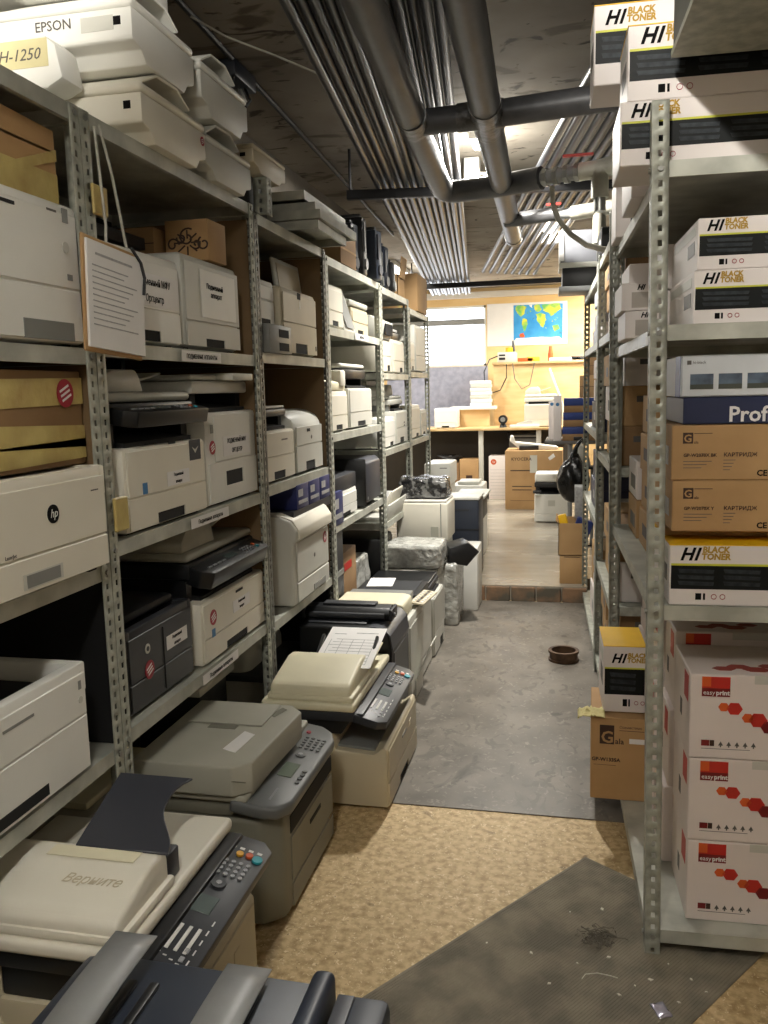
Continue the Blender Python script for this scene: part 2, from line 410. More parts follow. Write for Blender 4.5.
# ------------------------------------------------------------------ room
FLOORM = mat('worn_tan_floor', (206, 180, 134), .6, rgb2=(164, 136, 92), scale=40, lo=.34, hi=.6, bump=.12, bscale=90, detail=8)
def chips(m, rgb, scale, th, stretch=(1, 1, 1)):
    """adds flecks of a second colour to a material"""
    nt = m.node_tree; n = nt.nodes; l = nt.links; b = n['Principled BSDF']
    old = b.inputs['Base Color'].links[0].from_socket
    tc = n.new('ShaderNodeTexCoord'); mp = n.new('ShaderNodeMapping'); mp.inputs['Scale'].default_value = stretch
    v = n.new('ShaderNodeTexNoise'); v.inputs['Scale'].default_value = scale; v.inputs['Detail'].default_value = 5; v.inputs['Distortion'].default_value = 1.5
    r = n.new('ShaderNodeValToRGB'); r.color_ramp.elements[0].position = th; r.color_ramp.elements[1].position = th+.06
    mx = n.new('ShaderNodeMixRGB'); mx.inputs[2].default_value = (*lin([q/255 for q in rgb]), 1)
    l.new(tc.outputs['Object'], mp.inputs['Vector']); l.new(mp.outputs['Vector'], v.inputs['Vector']); l.new(v.outputs['Fac'], r.inputs['Fac'])
    l.new(r.outputs['Color'], mx.inputs[0]); l.new(old, mx.inputs[1]); l.new(mx.outputs[0], b.inputs['Base Color'])
chips(FLOORM, (138, 114, 78), 6, .66); chips(FLOORM, (226, 206, 164), 70, .60); chips(FLOORM, (120, 96, 62), 55, .68)
CEILM = mat('stained_concrete', (158, 150, 136), .85, rgb2=(128, 120, 108), scale=2.2, lo=.3, hi=.6, bump=.1, bscale=14)
chips(CEILM, (104, 94, 80), 1.6, .58, (1, 2.2, 1)); chips(CEILM, (72, 64, 54), 4, .62, (1, 1.6, 1)); chips(CEILM, (66, 58, 50), 12, .68)
WALLM = mat('grey_plaster', (126, 120, 110), .85, rgb2=(104, 98, 90), scale=3)
WALLW = mat('pale_plaster', (226, 222, 214), .7, var=.03)
WPLY = mat('wall_plywood', (232, 202, 146), .6, rgb2=(220, 184, 126), scale=1.6, stretch=(1, 1, 4))
LAV = mat('lavender_wall_panel', (170, 172, 190), .7, rgb2=(150, 154, 172), scale=14)
LINO = mat('grey_linoleum', (124, 117, 107), .4, rgb2=(94, 89, 82), scale=5, lo=.3, hi=.7, bump=.12, bscale=5, rvar=.10, detail=8)
chips(LINO, (96, 91, 83), 14, .56, (1, .6, 1)); chips(LINO, (130, 124, 114), 30, .60); chips(LINO, (70, 66, 60), 3, .66)
LINO2 = mat('far_linoleum', (160, 152, 138), .26, rgb2=(146, 138, 124), scale=3, bump=.5, bscale=2.2, rvar=.05, stretch=(.5, 3.0, 1), detail=3)
BRICK = mat('worn_brick_edge', (134, 104, 78), .8, rgb2=(84, 78, 66), scale=7, lo=.4, hi=.6, bump=.4, bscale=30)
MATM = mat('ribbed_grey_mat', (146, 137, 119), .85, rgb2=(112, 105, 92), scale=9, bump=.0, detail=8)

struct('floor', G().box(-3.2, 1.5, -1.8, 12.2, -.12, 0), FLOORM)
struct('floor_far', G().prism([(-.95, 5.93), (-.95, 6.9), (-3.1, 6.9), (-3.1, 12.05), (1.35, 12.05), (1.35, 6.2), (.10, 6.2), (.10, 5.93)], 0, .11, 'z'), LINO2)
g = G()
for i in range(6): g.box(-.95+i*.176, -.95+i*.176+.166, 5.905, 5.93, .0, .104, .006, 1)
struct('trim_1', g, BRICK)
struct('ceiling', G().box(-3.2, 1.5, -1.8, 12.2, 2.85, 2.95), CEILM)
struct('wall_left', G().box(-1.82, -1.70, -1.8, 7.6, 0, 2.85), WALLM)
struct('wall_left_return', G().box(-3.1, -1.70, 7.6, 7.7, 0, 2.85), WALLM)
struct('wall_left_far', G().box(-3.2, -3.1, 7.6, 12.2, 0, 2.85), WALLW)
struct('wall_right', G().box(1.35, 1.45, -1.8, 12.2, 0, 2.85), WALLM)
struct('wall_behind', G().box(-1.8, 1.4, -1.8, -1.7, 0, 2.85), WALLM)
# far wall with its bright window opening: four pieces of wall around it
W0, W1, WZ0, WZ1 = -2.55, -1.19, 1.80, 2.62  # top raised past the blind: glowing pane stands in for wall glare
struct('wall_far', G().box(-3.1, W0, 12.0, 12.1, .11, 2.85).box(W1, 1.35, 12.0, 12.1, .11, 2.85).box(W0, W1, 12.0, 12.1, WZ1, 2.85).box(W0, W1, 12.0, 12.1, .11, WZ0), WPLY)
win = bpy.data.objects.new('window_1', None); COL.objects.link(win); win['kind'] = 'structure'; win.location = (W0, 12.03, WZ0)
L_ = W1-W0; H_ = WZ1-WZ0
GLOW = mat('daylit_pane', (250, 250, 250), .3, var=.0, emit=(238, 244, 255), estr=3.5)
G().box(0, L_, .03, .04, 0, H_).obj('window_pane', GLOW, win)
G().box(0, L_, -.03, .02, 0, .03).box(0, L_, -.03, .02, H_-.03, H_).box(0, .03, -.03, .02, 0, H_).box(L_-.03, L_, -.03, .02, 0, H_).obj('window_frame', WHITE, win)
struct('trim_2', G().box(-2.6, -1.17, 11.985, 12.0, .95, 1.795), LAV)
struct('trim_3', G().box(-3.0, 1.3, 11.93, 12.0, 2.72, 2.80), WALLW)
tag(G().box(-2.5, -1.21, 11.93, 11.985, 2.36, 2.44, .01).obj('roller_blind', MGREY), 'rolled-up grey blind across the top of the bright window', 'blind')

# lamps: fittings with a light below each; two workroom ones are added, unseen
def ceiling_lamp(x, y, z, w, l, power, label, col=(1, .96, .88), glow=.16):
    t = thing('ceiling_light', label, 'ceiling light', (x, y, z))
    G().box(-w/2, w/2, -l/2, l/2, -.045, 0, .004).obj('lamp_housing', WHITE, t)
    G().box(-w/2+.012, w/2-.012, -l/2+.012, l/2-.012, -.052, -.045).obj('diffuser', MATS.get('lamp_diffuser') or mat('lamp_diffuser', (255, 250, 240), .4, var=0, emit=(255, 248, 232), estr=6), t)
    ld = bpy.data.lights.new('lamp_light', 'AREA'); ld.shape = 'RECTANGLE'; ld.size = w; ld.size_y = l; ld.energy = power; ld.color = col
    lo = bpy.data.objects.new('lamp_light', ld); COL.objects.link(lo); lo.parent = t; lo.location = (0, 0, -.06)
    l2 = bpy.data.lights.new('ceiling_wash', 'POINT'); l2.energy = power*glow; l2.color = col; l2.shadow_soft_size = .08  # extra point light added to brighten the ceiling
    o2 = bpy.data.objects.new('ceiling_wash', l2); COL.objects.link(o2); o2.parent = t; o2.location = (0, 0, -.22)
    return t
ceiling_lamp(-.50, 4.84, 2.85, .11, .22, 60, 'square lit ceiling lamp between the two thick welded pipes')
ceiling_lamp(-.35, .05, 2.85, .3, 1.2, 440, 'ceiling lamp above and behind the viewer, near end of the aisle', glow=.13)
ceiling_lamp(-2.0, 9.6, 2.85, .3, 1.2, 45, 'added unseen ceiling lamp lighting the left of the far workroom', (1, .97, .9))  # added out of sight to brighten the workroom
ceiling_lamp(.45, 10.7, 2.85, .3, 1.2, 75, 'added unseen ceiling lamp lighting the far workbench', (1, .95, .82))  # added to light the far wall, hidden behind the right racks
ceiling_lamp(-.20, 7.4, 2.85, .15, .6, 18, 'ceiling lamp above the far step, behind the pipe rows', (1, .97, .9))
w = bpy.data.worlds.new('world'); S.world = w; w.use_nodes = True
w.node_tree.nodes['Background'].inputs[0].default_value = (.5, .55, .6, 1); w.node_tree.nodes['Background'].inputs[1].default_value = .05

# floor coverings
tag(G().box(-1.69, .72, 2.86, 5.9, .0, .004).obj('linoleum_sheet', LINO), 'scuffed dark grey linoleum sheet covering the middle of the aisle', 'flooring')
g = G(); e1 = Vector((.59, .807)); e2 = Vector((.807, -.59)); P1 = Vector((.046, 2.611))
M4 = Matrix(((e2.x, e1.x, 0, P1.x), (e2.y, e1.y, 0, P1.y), (0, 0, 1, 0), (0, 0, 0, 1)))
g.box(0, .60, -1.7, 0, .0005, .006, .002, 1, M4)
for k in range(74): g.box(.008+k*.008, .012+k*.008, -1.69, -.01, .006, .0072, 0, 1, M4)
tag(g.obj('floor_mat', MATM), 'dirty ribbed grey rubber mat laid askew under the right rack', 'mat')
t = G(); ring = [(.066*math.cos(a*PI/16), .066*math.sin(a*PI/16)) for a in range(33)]
for (za, ra, zb, rb) in ((0, .082, .012, .082), (.012, .082, .014, .076), (.014, .076, .044, .076), (.044, .076, .046, .083), (.046, .083, .058, .083), (.058, .083, .058, .066), (.058, .066, 0, .066)):
    for i in range(32):
        a, b = 2*PI*i/32, 2*PI*(i+1)/32
        t.bm.faces.new([t.bm.verts.new(p) for p in ((ra*math.cos(a), ra*math.sin(a), za), (ra*math.cos(b), ra*math.sin(b), za), (rb*math.cos(b), rb*math.sin(b), zb), (rb*math.cos(a), rb*math.sin(a), zb))])
bmesh.ops.remove_doubles(t.bm, verts=t.bm.verts, dist=1e-5)
o = t.obj('pipe_collar', RUST); o.location = (-.045, 4.62, .0045); tag(o, 'short rusty metal pipe collar standing on the grey linoleum', 'pipe ring')

# ------------------------------------------------------------------ racks on the left
LZ = dict(A=(.636, 1.098, 1.612, 2.15), B=(.655, 1.142, 1.632, 2.15), C=(.636, 1.155, 1.645, 2.13), D=(.865, 1.30, 1.795, 2.11), E=(.70, 1.14, 1.60, 2.10), F=(.70, 1.145, 1.62, 2.05))
DR = .54
rk = lambda lab, y0, y1, key, **k: rack(lab, (-1.10, y0, 0), PI/2, y1-y0, DR, LZ[key][-1]+.0, LZ[key], pitch=.03, ms=GALV2, **k)
rk('tall steel rack nearest the viewer on the left', .78, 1.836, 'A', m=GALV, panels=[('B', .7, 2.1, DARK), ('R', 1.12, 1.60, HARDB), ('R', .64, 1.06, DARK)])  # DARK panels in these near racks: sheets painted for the shade inside
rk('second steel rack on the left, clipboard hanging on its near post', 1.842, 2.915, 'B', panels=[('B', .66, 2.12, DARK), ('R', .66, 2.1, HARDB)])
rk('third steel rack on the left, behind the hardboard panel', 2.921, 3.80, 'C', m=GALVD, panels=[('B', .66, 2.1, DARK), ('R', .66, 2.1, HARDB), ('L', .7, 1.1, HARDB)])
rk('fourth steel rack on the left, with higher-set shelves', 3.806, 4.93, 'D', panels=[('B', .9, 2.1, mat('grey_panel', (96, 96, 92), .6))])
rk('fifth steel rack on the left, tower of white printers inside', 4.936, 5.80, 'E', panels=[('B', .7, 2.1, MGREY)])
rk('last steel rack on the left, beside the far step', 5.806, 6.62, 'F')

# ------------------------------------------------------------------ goods on the left racks (fronts face the aisle)
def LL(xf, ya, yb, d, z): return (xf-d/2, (ya+yb)/2, z)
KY = '\u041f\u043e\u0434\u043c\u0435\u043d\u043d\u044b\u0439 \u041c\u0424\u0423'
# rack A
t = laser('large white printer on the near rack\'s upper shelf, cut by the photo\'s left edge', LL(-1.10, 1.30, 1.80, .46, 1.612), .50, .46, .31, WHITE, tray=.115, handle=None, top='flat', trays=1)
G().box(.02, .20, -.2355, -.231, .012, .052).obj('tray_grip', MGREY, t)
G().cyl((.19, -.236, .215), (.19, -.233, .215), .012, 20).obj('power_button', LGREY, t)
G().box(.185, .205, -.236, -.233, .268, .298).obj('indicator', MGREY, t); G().box(.19, .208, -.236, -.233, .145, .158).obj('cassette_gauge', MGREY, t)
G().box(-.2, .02, -.2355, -.2335, .272, .279).obj('slot', DARK, t)
G().box(.13, .165, -.2342, -.2336, .284, .289).obj('printed_mark', GREYINK, t)
t = thing('open_carton', 'open cardboard carton with yellow tape on top of the large white printer, near rack', 'box', (-1.36, 1.60, 1.924))
G().box(-.17, .22, -.26, .195, .0, .12).obj('carton_body', CARD, t)
G().box(.2205, .2225, -.26, .195, .0, .07).obj('packing_tape', TAPE, t)
G().prism([(-.26, .115), (.195, .115), (.195, .165), (-.02, .17), (-.05, .14), (-.26, .14)], .215, .220, 'x').obj('carton_flap', CARD, t)
G().prism([(-.1, .0), (.195, .10), (.195, .125), (-.14, .0)], .2226, .224, 'x').obj('packing_tape', TAPE, t)
t = thing('taped_carton', 'cardboard carton wrapped in yellow tape behind the white printer with a round logo', 'box', (-1.33, 1.60, 1.345))
G().box(-.19, .20, -.40, .215, .0, .215, .004).obj('carton_body', CARD2, t)
g = G()
for (z0, z1, s) in ((.005, .05, .01), (.06, .11, -.02), (.13, .19, .01)): g.prism([(-.40, z0), (.215, z0+s), (.215, z1+s), (-.40, z1)], .2005, .2025, 'x')
g.obj('packing_tape', TAPE, t)
a = sticker_round(t, 0, 0, 0, .032); a.location = (.206, .14, .165); a.rotation_euler = (0, 0, PI/2)
for c in list(a.children): c.location = (0, 0, 0)
t = laser('white printer with round black logo on the near rack\'s middle shelf', LL(-1.075, 1.25, 1.80, .46, 1.098), .55, .46, .245, CREAM, tray=.075, handle=None, top='well', bev=.018)
G().cyl((.055, -.2342, .16), (.055, -.236, .16), .020, 24).obj('logo_disc', INK, t)
text('hp', .026, WHITE, t, (.042, -.2368, .153), shear=.3)
p = G().box(-.06, .075, -.2352, -.2342, .02, .052, .0).obj('tray_grip', LGREY, t); G().box(-.05, .065, -.2358, -.2352, .023, .049).obj('handle_recess_plate', MGREY, p)
text('LaserJet', .011, GREYINK, t, (-.11, -.2345, .092))
G().box(.205, .235, -.2344, -.2338, .190, .193).obj('printed_mark', GREYINK, t)
t = laser('white printer with a dark open top on the lowest shelf of the near rack', LL(-1.10, 1.15, 1.70, .46, .636), .55, .46, .262, WHITE, tray=.13, handle=None, top='well')
G().box(-.10, .1, -.2352, -.2342, .02, .045).obj('handle_recess_plate', DARK, t)
G().box(-.03, .07, -.2352, -.2342, .208, .214).obj('slot', MGREY, t)
text('KYOCERA', .018, GREYINK, t, (-.2, -.2345, .222), bold=.02)
G().box(.235, .245, -.2355, -.2342, .205, .225).obj('indicator', MGREY, t); G().cyl((.24, -.234, .18), (.24, -.2355, .18), .008, 16).obj('power_button', LGREY, t)

# rack B
t = thing('cardboard_box', 'plain brown box behind the ornamented box, upper shelf of the second left rack', 'box', (-1.38, 2.62, 1.918))
G().box(-.12, .10, -.10, .10, 0, .10, .002).obj('carton_body', CARD2, t); G().box(-.12, .10, -.1008, -.1, .05, .053).obj('carton_seam', BROWNINK, t)
t = thing('ornament_box', 'cardboard box with dark scrolled ornament, upper shelf of the second left rack', 'box', (-1.19, 2.63, 1.918), 0)
G().box(-.075, .07, -.06, .08, 0, .125, .002).obj('carton_body', CARD, t)
g = G()
for (cy, r, s0) in ((-.05, .022, 0), (.0, .03, 1), (.055, .022, 2), (-.02, .016, 3), (.03, .016, 4)):
    pts = [(.2012, cy+math.cos(s0+a*.35)*r*(1-a/26), .05+math.sin(s0+a*.35)*r*(1-a/26)+(.02 if s0 % 2 else 0)) for a in range(20)]
    g.tube(pts, .003, 6)
for k in range(8): g.tube([(.2012, -.0+.012*math.cos(k*.785), .055+.012*math.sin(k*.785)), (.2012, .045*math.cos(k*.785), .055+.038*math.sin(k*.785))], .0026, 6)
o = g.obj('printed_ornament', BROWNINK, t); o.rotation_euler = (0, 0, -PI/2); o.location = (0, .1405, 0)
t = laser('white printer with a taped paper label beside the clipboard, second left rack', LL(-1.12, 1.93, 2.345, .40, 1.634), .415, .40, .245, WHITE, tray=.085, handle='bottom', top='flat')
paper_label(t, -.2045, -.10, .19, .105, .19, [KY, '\u041e\u0440\u0433\u0446\u0435\u043d\u0442\u0440'])
t = laser('white rounded printer topped by the ornamented cardboard box', LL(-1.12, 2.365, 2.80, .42, 1.634), .43, .42, .282, LGREY, tray=.075, handle='bottom', top='flat', bev=.022)
g = G(); g.box(-.10, .17, -.217, -.214, .10, .245, .004, 1); g.obj('front_panel', WHITE, t)
text('\u041f\u043e\u0434\u043c\u0435\u043d\u043d\u044b\u0439', .022, INK, t, (-.06, -.2175, .19), bold=.02); text('\u0430\u043f\u043f\u0430\u0440\u0430\u0442', .022, INK, t, (-.03, -.2175, .165), bold=.02)
t = thing('steel_beam', 'dark steel cross beam lying under the top shelf of the second left rack', 'beam', (-1.35, 2.28, 1.95))
G().box(-.04, .04, -.42, .35, 0, .035, .002).obj('beam', CHAR, t)
for k in range(4): G().box(.0402, .0408, -.2+k*.03, -.19+k*.03, .013, .021).obj('slot', LGREY, t)
for k in (-.35, .3): G().box(-.02, .02, k, k+.02, -.316+.0, 0).obj('stand_leg', CHAR, t)
# middle shelf
t = mfp('multifunction printer with black panel and black sticker, middle shelf, second left rack', LL(-1.11, 1.945, 2.44, .42, 1.142), .49, .42, .225, CREAM, neck=.07, scan=.045, lid=.028, mneck=BLACK, mscan=BLACK, mlid=LGREY, panel=True, pth=.042, ptilt=.2, pdep=.07, tray=.085, handle='bottom', adf=.06)
paper_label(t, -.2145, -.02, .12, .105, .145, ['\u041f\u043e\u0434\u043c\u0435\u043d\u043d\u044b\u0439', '\u0430\u043f\u043f\u0430\u0440\u0430\u0442'])
G().box(.13, .205, -.2152, -.2142, .165, .225).obj('black_sticker', NAVY, t); G().prism([(.145, .205), (.167, .185), (.19, .205), (.167, .196)], -.2156, -.2152, 'y').obj('sticker_print', LGREY, t)
G().box(-.16, -.135, -.2152, -.2142, .10, .13).obj('blue_sticker', SBLUE, t)
G().box(.0, .04, -.2155, -.214, .222, .230).obj('cover_latch', DARK, t)
t = mfp('white multifunction printer with a long paper label, far end of the second left rack', LL(-1.12, 2.47, 2.90, .42, 1.142), .43, .42, .30, WHITE, neck=.06, scan=.04, lid=.02, mneck=DARK, mscan=WHITE, mlid=LGREY, tray=.13, handle='mid', inset=.05, over=.01)
paper_label(t, -.2145, -.09, .14, .155, .22, [KY.upper(), '\u041e\u0420\u0413\u0426\u0415\u041d\u0422\u0420'])
sticker_round(t, -.175, -.2145, .19, .022)
G().box(-.185, -.165, -.2152, -.2142, .235, .262).obj('slot', MGREY, t)
G().box(-.03, .15, -.235, -.0, .402, .425, .004).obj('lid_step', LGREY, t)
# lower shelf
t = laser('black laser printer with round red sticker, lower shelf of the second left rack', LL(-1.13, 1.93, 2.325, .42, .655), .395, .42, .235, CHAR, tray=.08, handle=None, top='well', plates=True)
paper_label(t, -.2145, .02, .15, .125, .165, ['\u041f\u043e\u0434\u043c\u0435\u043d\u043d\u044b\u0439', '\u0430\u043f\u043f\u0430\u0440\u0430\u0442'])
sticker_round(t, -.085, -.2145, .105, .026); disc('badge', LGREY, t, -.09, -.2145, .165, .014); disc('badge_print', CHAR, t, -.09, -.2158, .165, .007)
G().box(.0, .004, -.2160, -.2142, .02, .20).obj('cover_seam', DARK, t)
G().box(-.14, .16, -.17, .1, .236, .262, .01).obj('paper_stop', BLACK, t)
t = mfp('white multifunction printer with black scanner and red sticker, lower shelf of the second left rack', LL(-1.115, 2.355, 2.90, .42, .655), .54, .42, .205, CREAM, neck=.075, scan=.05, lid=.03, mneck=BLACK, mscan=BLACK, mlid=OLIVE, panel=True, pth=.055, ptilt=.3, pdep=.075, tray=.075, handle='bottom', adf=.075)
sticker_round(t, -.19, -.2145, .145, .025)
G().box(-.205, -.18, -.2152, -.2142, .082, .108).obj('blue_sticker', SBLUE, t)
paper_label(t, -.2145, -.03, .12, .115, .155, ['\u041f\u043e\u0434\u043c\u0435\u043d\u043d\u044b\u0439', '\u0430\u043f\u043f\u0430\u0440\u0430\u0442'])
G().box(.0, .06, -.2155, -.214, .178, .186).obj('cover_latch', DARK, t)

# rack C
t = laser('grey-beige printer half hidden by the grey post, top compartment of the third left rack', LL(-1.14, 2.97, 3.21, .36, 1.646), .24, .36, .275, LGREY, tray=.19, handle=None, top='flat')
G().box(-.09, .06, -.1855, -.184, .095, .13).obj('handle_recess_plate', DARK, t)
t = thing('drawer_unit', 'small grey paper drawer unit with two dark slots, top compartment of the third left rack', 'drawer unit', (-1.105, 3.12, 1.646), PI/2)
G().box(-.125, .125, -.02, .02, 0, .105, .003).obj('body', MGREY, t)
for z in (.01, .06): G().box(-.02, .09, -.0215, -.0205, z, z+.03).obj('handle_recess_plate', DARK, t)
t = laser('tall beige printer with an open-slot cover, top compartment of the third left rack', LL(-1.12, 3.24, 3.70, .42, 1.646), .46, .42, .27, BEIGE, tray=.12, handle='bottom', top='flat', bev=.02)
G().box(-.04, .0, -.2155, -.214, .232, .258).obj('latch_recess', DARK, t); G().box(-.02, -.01, -.2165, -.2155, .195, .225).obj('latch_tab', WHITE, t); G().box(.195, .205, -.2155, -.214, .03, .05).obj('indicator', DARK, t)
t = thing('scanner_lid', 'loose scanner lid leaning on top of the beige printer, third left rack', 'scanner lid', (-1.20, 3.58, 1.918), PI/2)
G().box(-.17, .17, -.006, .01, 0, .135, .012, 3, Matrix.Rotation(-.12, 4, 'X')).obj('lid', LGREY, t); a = G().box(-.14, .14, -.0085, -.006, .015, .115, .004, 1, Matrix.Rotation(-.12, 4, 'X')).obj('lid_pad', BEIGE, t)
t = mfp('cream multifunction printer with a dark exit slot, middle compartment of the third left rack', LL(-1.12, 2.945, 3.33, .40, 1.156), .385, .40, .20, CREAM, neck=.05, scan=.03, lid=.012, mneck=DARK, mscan=CHAR, mlid=LGREY, tray=.09, handle='bottom')
G().box(.03, .10, -.2048, -.2042, .158, .164).obj('printed_mark', GREYINK, t)
t = laser('grey rounded printer on the right of the third left rack\'s middle shelf', LL(-1.12, 3.345, 3.73, .40, 1.156), .385, .40, .27, LGREY, tray=.11, handle='bottom', top='round', bev=.03, ftop=.2)
G().box(-.04, .0, -.2055, -.204, .175, .188).obj('latch_recess', DARK, t); disc('badge', GREYINK, t, .02, -.2047, .15, .008)
t = thing('laser_printer', 'big pale grey printer with curved top, lower shelf of the third left rack', 'printer', LL(-1.09, 3.15, 3.69, .46, .637), PI/2)
G().prism([(-.23, .006), (-.23, .265), (-.25, .275), (-.25, .315), (-.225, .352), (-.16, .376), (.0, .376), (.20, .33), (.23, .30), (.23, .006)], -.25, .25, 'x', .018, 3).obj('body', LGREY, t)
G().prism([(-.256, .276), (-.256, .318), (-.23, .357), (-.165, .382), (-.10, .382), (-.09, .368), (-.20, .28)], -.235, .235, 'x', .006, 2).obj('top_cover', CREAM, t)
g = G(); plate(g, -.21, .235, -.23, .10, .262, .006); g.obj('front_cover', LGREY, t)
g = G(); plate(g, -.21, .235, -.23, .014, .094, .006); g.obj('paper_tray', LGREY, t)
G().box(.0, .17, -.238, -.236, .02, .045).obj('handle_recess_plate', MGREY, t)
sticker_round(t, .18, -.2365, .22, .026); disc('badge', GREYINK, t, .02, -.2365, .17, .009)
g = G()
for k in range(14): g.box(-.2515, -.249, -.12, .02, .10+k*.011, .105+k*.011)
g.obj('vent_slots', OLIVED, t)
t = thing('dark_cabinet', 'black glazed cabinet standing behind the big grey printer in the third left rack', 'cabinet', (-1.25, 3.93, .0), PI/2)
G().box(-.10, .10, -.13, .16, 0, .86, .004).obj('body', BLACK, t); G().box(-.08, .08, -.1335, -.1305, .64, .84).obj('door', CHAR, t); G().box(-.09, .09, -.135, -.1305, .60, .625).obj('rail', MGREY, t)
BC = []
for i in range(4):
    t = thing('toner_box', ['dark blue toner box nearest the post, above the big grey printer', 'second dark blue toner box in the row above the big grey printer', 'third dark blue toner box in the row, above the big grey printer\'s far edge', 'dark blue toner box at the far end of the row, above the black cabinet'][i], 'box', (-1.20, 3.36+i*.165+(.05 if i == 3 else 0), 1.03), PI/2, 'dark blue toner boxes on the third left rack')
    if i < 3: t.location.z = 1.022
    else: t.location.z = .861
    h = .10 if i < 3 else .16
    G().box(-.08, .08, -.1, .1, 0, h, .002).obj('carton_body', mat('toner_box_blue', (30, 40, 98), .45), t)
    G().box(-.06, .06, -.1012, -.1002, h*.2, h*.35).box(-.06, .0, -.1012, -.1002, h*.5, h*.8).obj('printed_label', PAPERG, t)
t = shelf_pan(.53, .22, 0).obj('wire_shelf', CHAR); t.location = (-1.10, 3.23, 1.021); t.rotation_euler = (0, 0, PI/2); tag(t, 'narrow dark shelf plate under the blue toner boxes, third left rack', 'shelf')

# rack D
t = laser('cream upright printer at the near end of the fourth left rack\'s top shelf', LL(-1.12, 3.86, 4.16, .36, 1.797), .30, .36, .20, CREAM, tray=.07, handle='bottom', top='flat')
t = thing('paper_tray', 'pale paper drawer standing on edge beside the cream printer, top of the fourth left rack', 'tray', (-1.22, 4.30, 1.797), PI/2)
G().prism([(-.10, 0), (.0, .0), (.09, .20), (-.03, .235)], -.1, .12, 'x', .01, 2).obj('tray_shell', LGREY, t); G().prism([(-.103, .02), (-.101, .02), (-.035, .21), (-.037, .21)], -.07, .09, 'x').obj('tray_opening', MGREY, t)
t = laser('cream printer laid behind the post, far end of the fourth left rack\'s top shelf', LL(-1.16, 4.48, 4.85, .36, 1.797), .37, .36, .15, BEIGE, tray=.06, handle='bottom', top='flat')
t = thing('scanner_lid', 'grey scanner lid lying across the printers at the top of the fourth left rack', 'scanner lid', (-1.28, 4.62, 1.949), PI/2)
G().box(-.2, .2, -.13, .13, 0, .03, .01).obj('lid', LGREY, t); G().box(-.16, .16, -.1, .1, .03, .036).obj('lid_pad', MGREY, t)
t = thing('fax_machine', 'small cream fax machine on the second shelf of the fourth left rack', 'fax machine', (-1.24, 4.02, 1.502), PI/2)
G().prism([(-.12, 0), (-.12, .04), (.0, .08), (.1, .09), (.1, 0)], -.14, .14, 'x', .008).obj('body', IVORY, t); G().box(.03, .12, -.13, -.05, .02, .10, .01).obj('handset', CREAM, t)
t = laser('cream printer on the third shelf of the fourth left rack, near end', LL(-1.12, 3.86, 4.19, .38, 1.302), .33, .38, .20, CREAM, tray=.07, handle='bottom', top='flat')
t2 = mfp('grey-white multifunction printer with a dark scanner, third shelf of the fourth left rack', LL(-1.12, 4.22, 4.73, .40, 1.302), .50, .40, .21, LGREY, neck=.05, scan=.05, lid=.03, mneck=BLACK, mscan=BLACK, mlid=LGREY, tray=.075, handle='bottom')
t = laser('white printer with black top on the lowest shelf of the fourth left rack', LL(-1.12, 3.90, 4.33, .40, .867), .43, .40, .14, WHITE, tray=.05, handle='bottom', top='flat')
sticker_round(t, -.1, -.2045, .11, .022)
G().box(-.21, .21, -.2, .2, .141, .215, .006).obj('top_module', CHAR, t)
t = thing('computer_tower', 'tall black and grey computer tower on the lowest shelf of the fourth left rack', 'computer', (-1.30, 4.62, .866), PI/2)
G().box(-.18, .18, -.18, .2, 0, .265, .03, 3).obj('case', CHAR, t); G().box(-.20, -.178, -.21, .19, 0.01, .27, .01).obj('side_door', BLACK, t); G().prism([(-.17, .01), (-.205, .03), (-.205, .24), (-.17, .268)], -.178, .178, 'x', .008).obj('front_bezel', SLATE, t)
disc('power_button', SILVER, t, -.14, -.206, .05, .01)
t = thing('cardboard_box', 'cardboard box with a red print under the lowest shelf of the fourth left rack', 'box', (-1.32, 4.27, 0), PI/2)
G().box(-.2, .2, -.15, .2, 0, .66, .003).obj('carton_body', CARD2, t); G().box(-.05, .1, -.1515, -.1503, .56, .60).obj('printed_label', RED, t)

# rack E and F
t = laser('cream printer with a dark opening on the upper shelf of the fifth left rack', LL(-1.12, 4.99, 5.30, .36, 1.602), .30, .36, .20, CREAM, tray=.09, handle='right', top='flat')
G().prism([(-.18, .2), (-.20, .30), (-.12, .34), (.1, .34), (.1, .2)], -.14, .14, 'x', .01).obj('scanner_unit', LGREY, t); G().box(-.10, .1, -.203, -.19, .225, .29).obj('panel_window', DARK, t)
t = laser('slim cream printer on the upper shelf of the fifth left rack, far end', LL(-1.12, 5.36, 5.70, .36, 1.602), .34, .36, .215, CREAM, tray=.07, handle='right', top='flat')
t = thing('black_printer_tray', 'black tray with white paper edge lying over the cream printers, fifth left rack', 'tray', (-1.28, 5.46, 1.818), PI/2)
G().box(-.2, .22, -.14, .14, 0, .05, .008).obj('tray_shell', BLACK, t); G().box(-.1, .1, -.145, -.02, .051, .066).obj('paper_stack', PAPER, t)
t = laser('white open printer on the middle shelf of the fifth left rack', LL(-1.12, 4.99, 5.36, .36, 1.142), .36, .36, .19, WHITE, tray=.06, handle='right', top='flat')
t2 = mfp('grey office copier with bulky document feeder, middle shelf of the fifth left rack', LL(-1.12, 5.38, 5.78, .38, 1.142), .39, .38, .22, LGREY, neck=.04, scan=.035, lid=.025, mneck=MGREY, tray=.10, adf=.07)
keypad_ = [disc('button', DARK, t2, .06+.02*(i % 2), -.1946, .12+.02*(i//2), .005) for i in range(4)]
t = thing('plastic_trays', 'pale curved plastic paper trays heaped under the middle shelf of the fifth left rack', 'tray', (-1.25, 5.3, .702), PI/2)
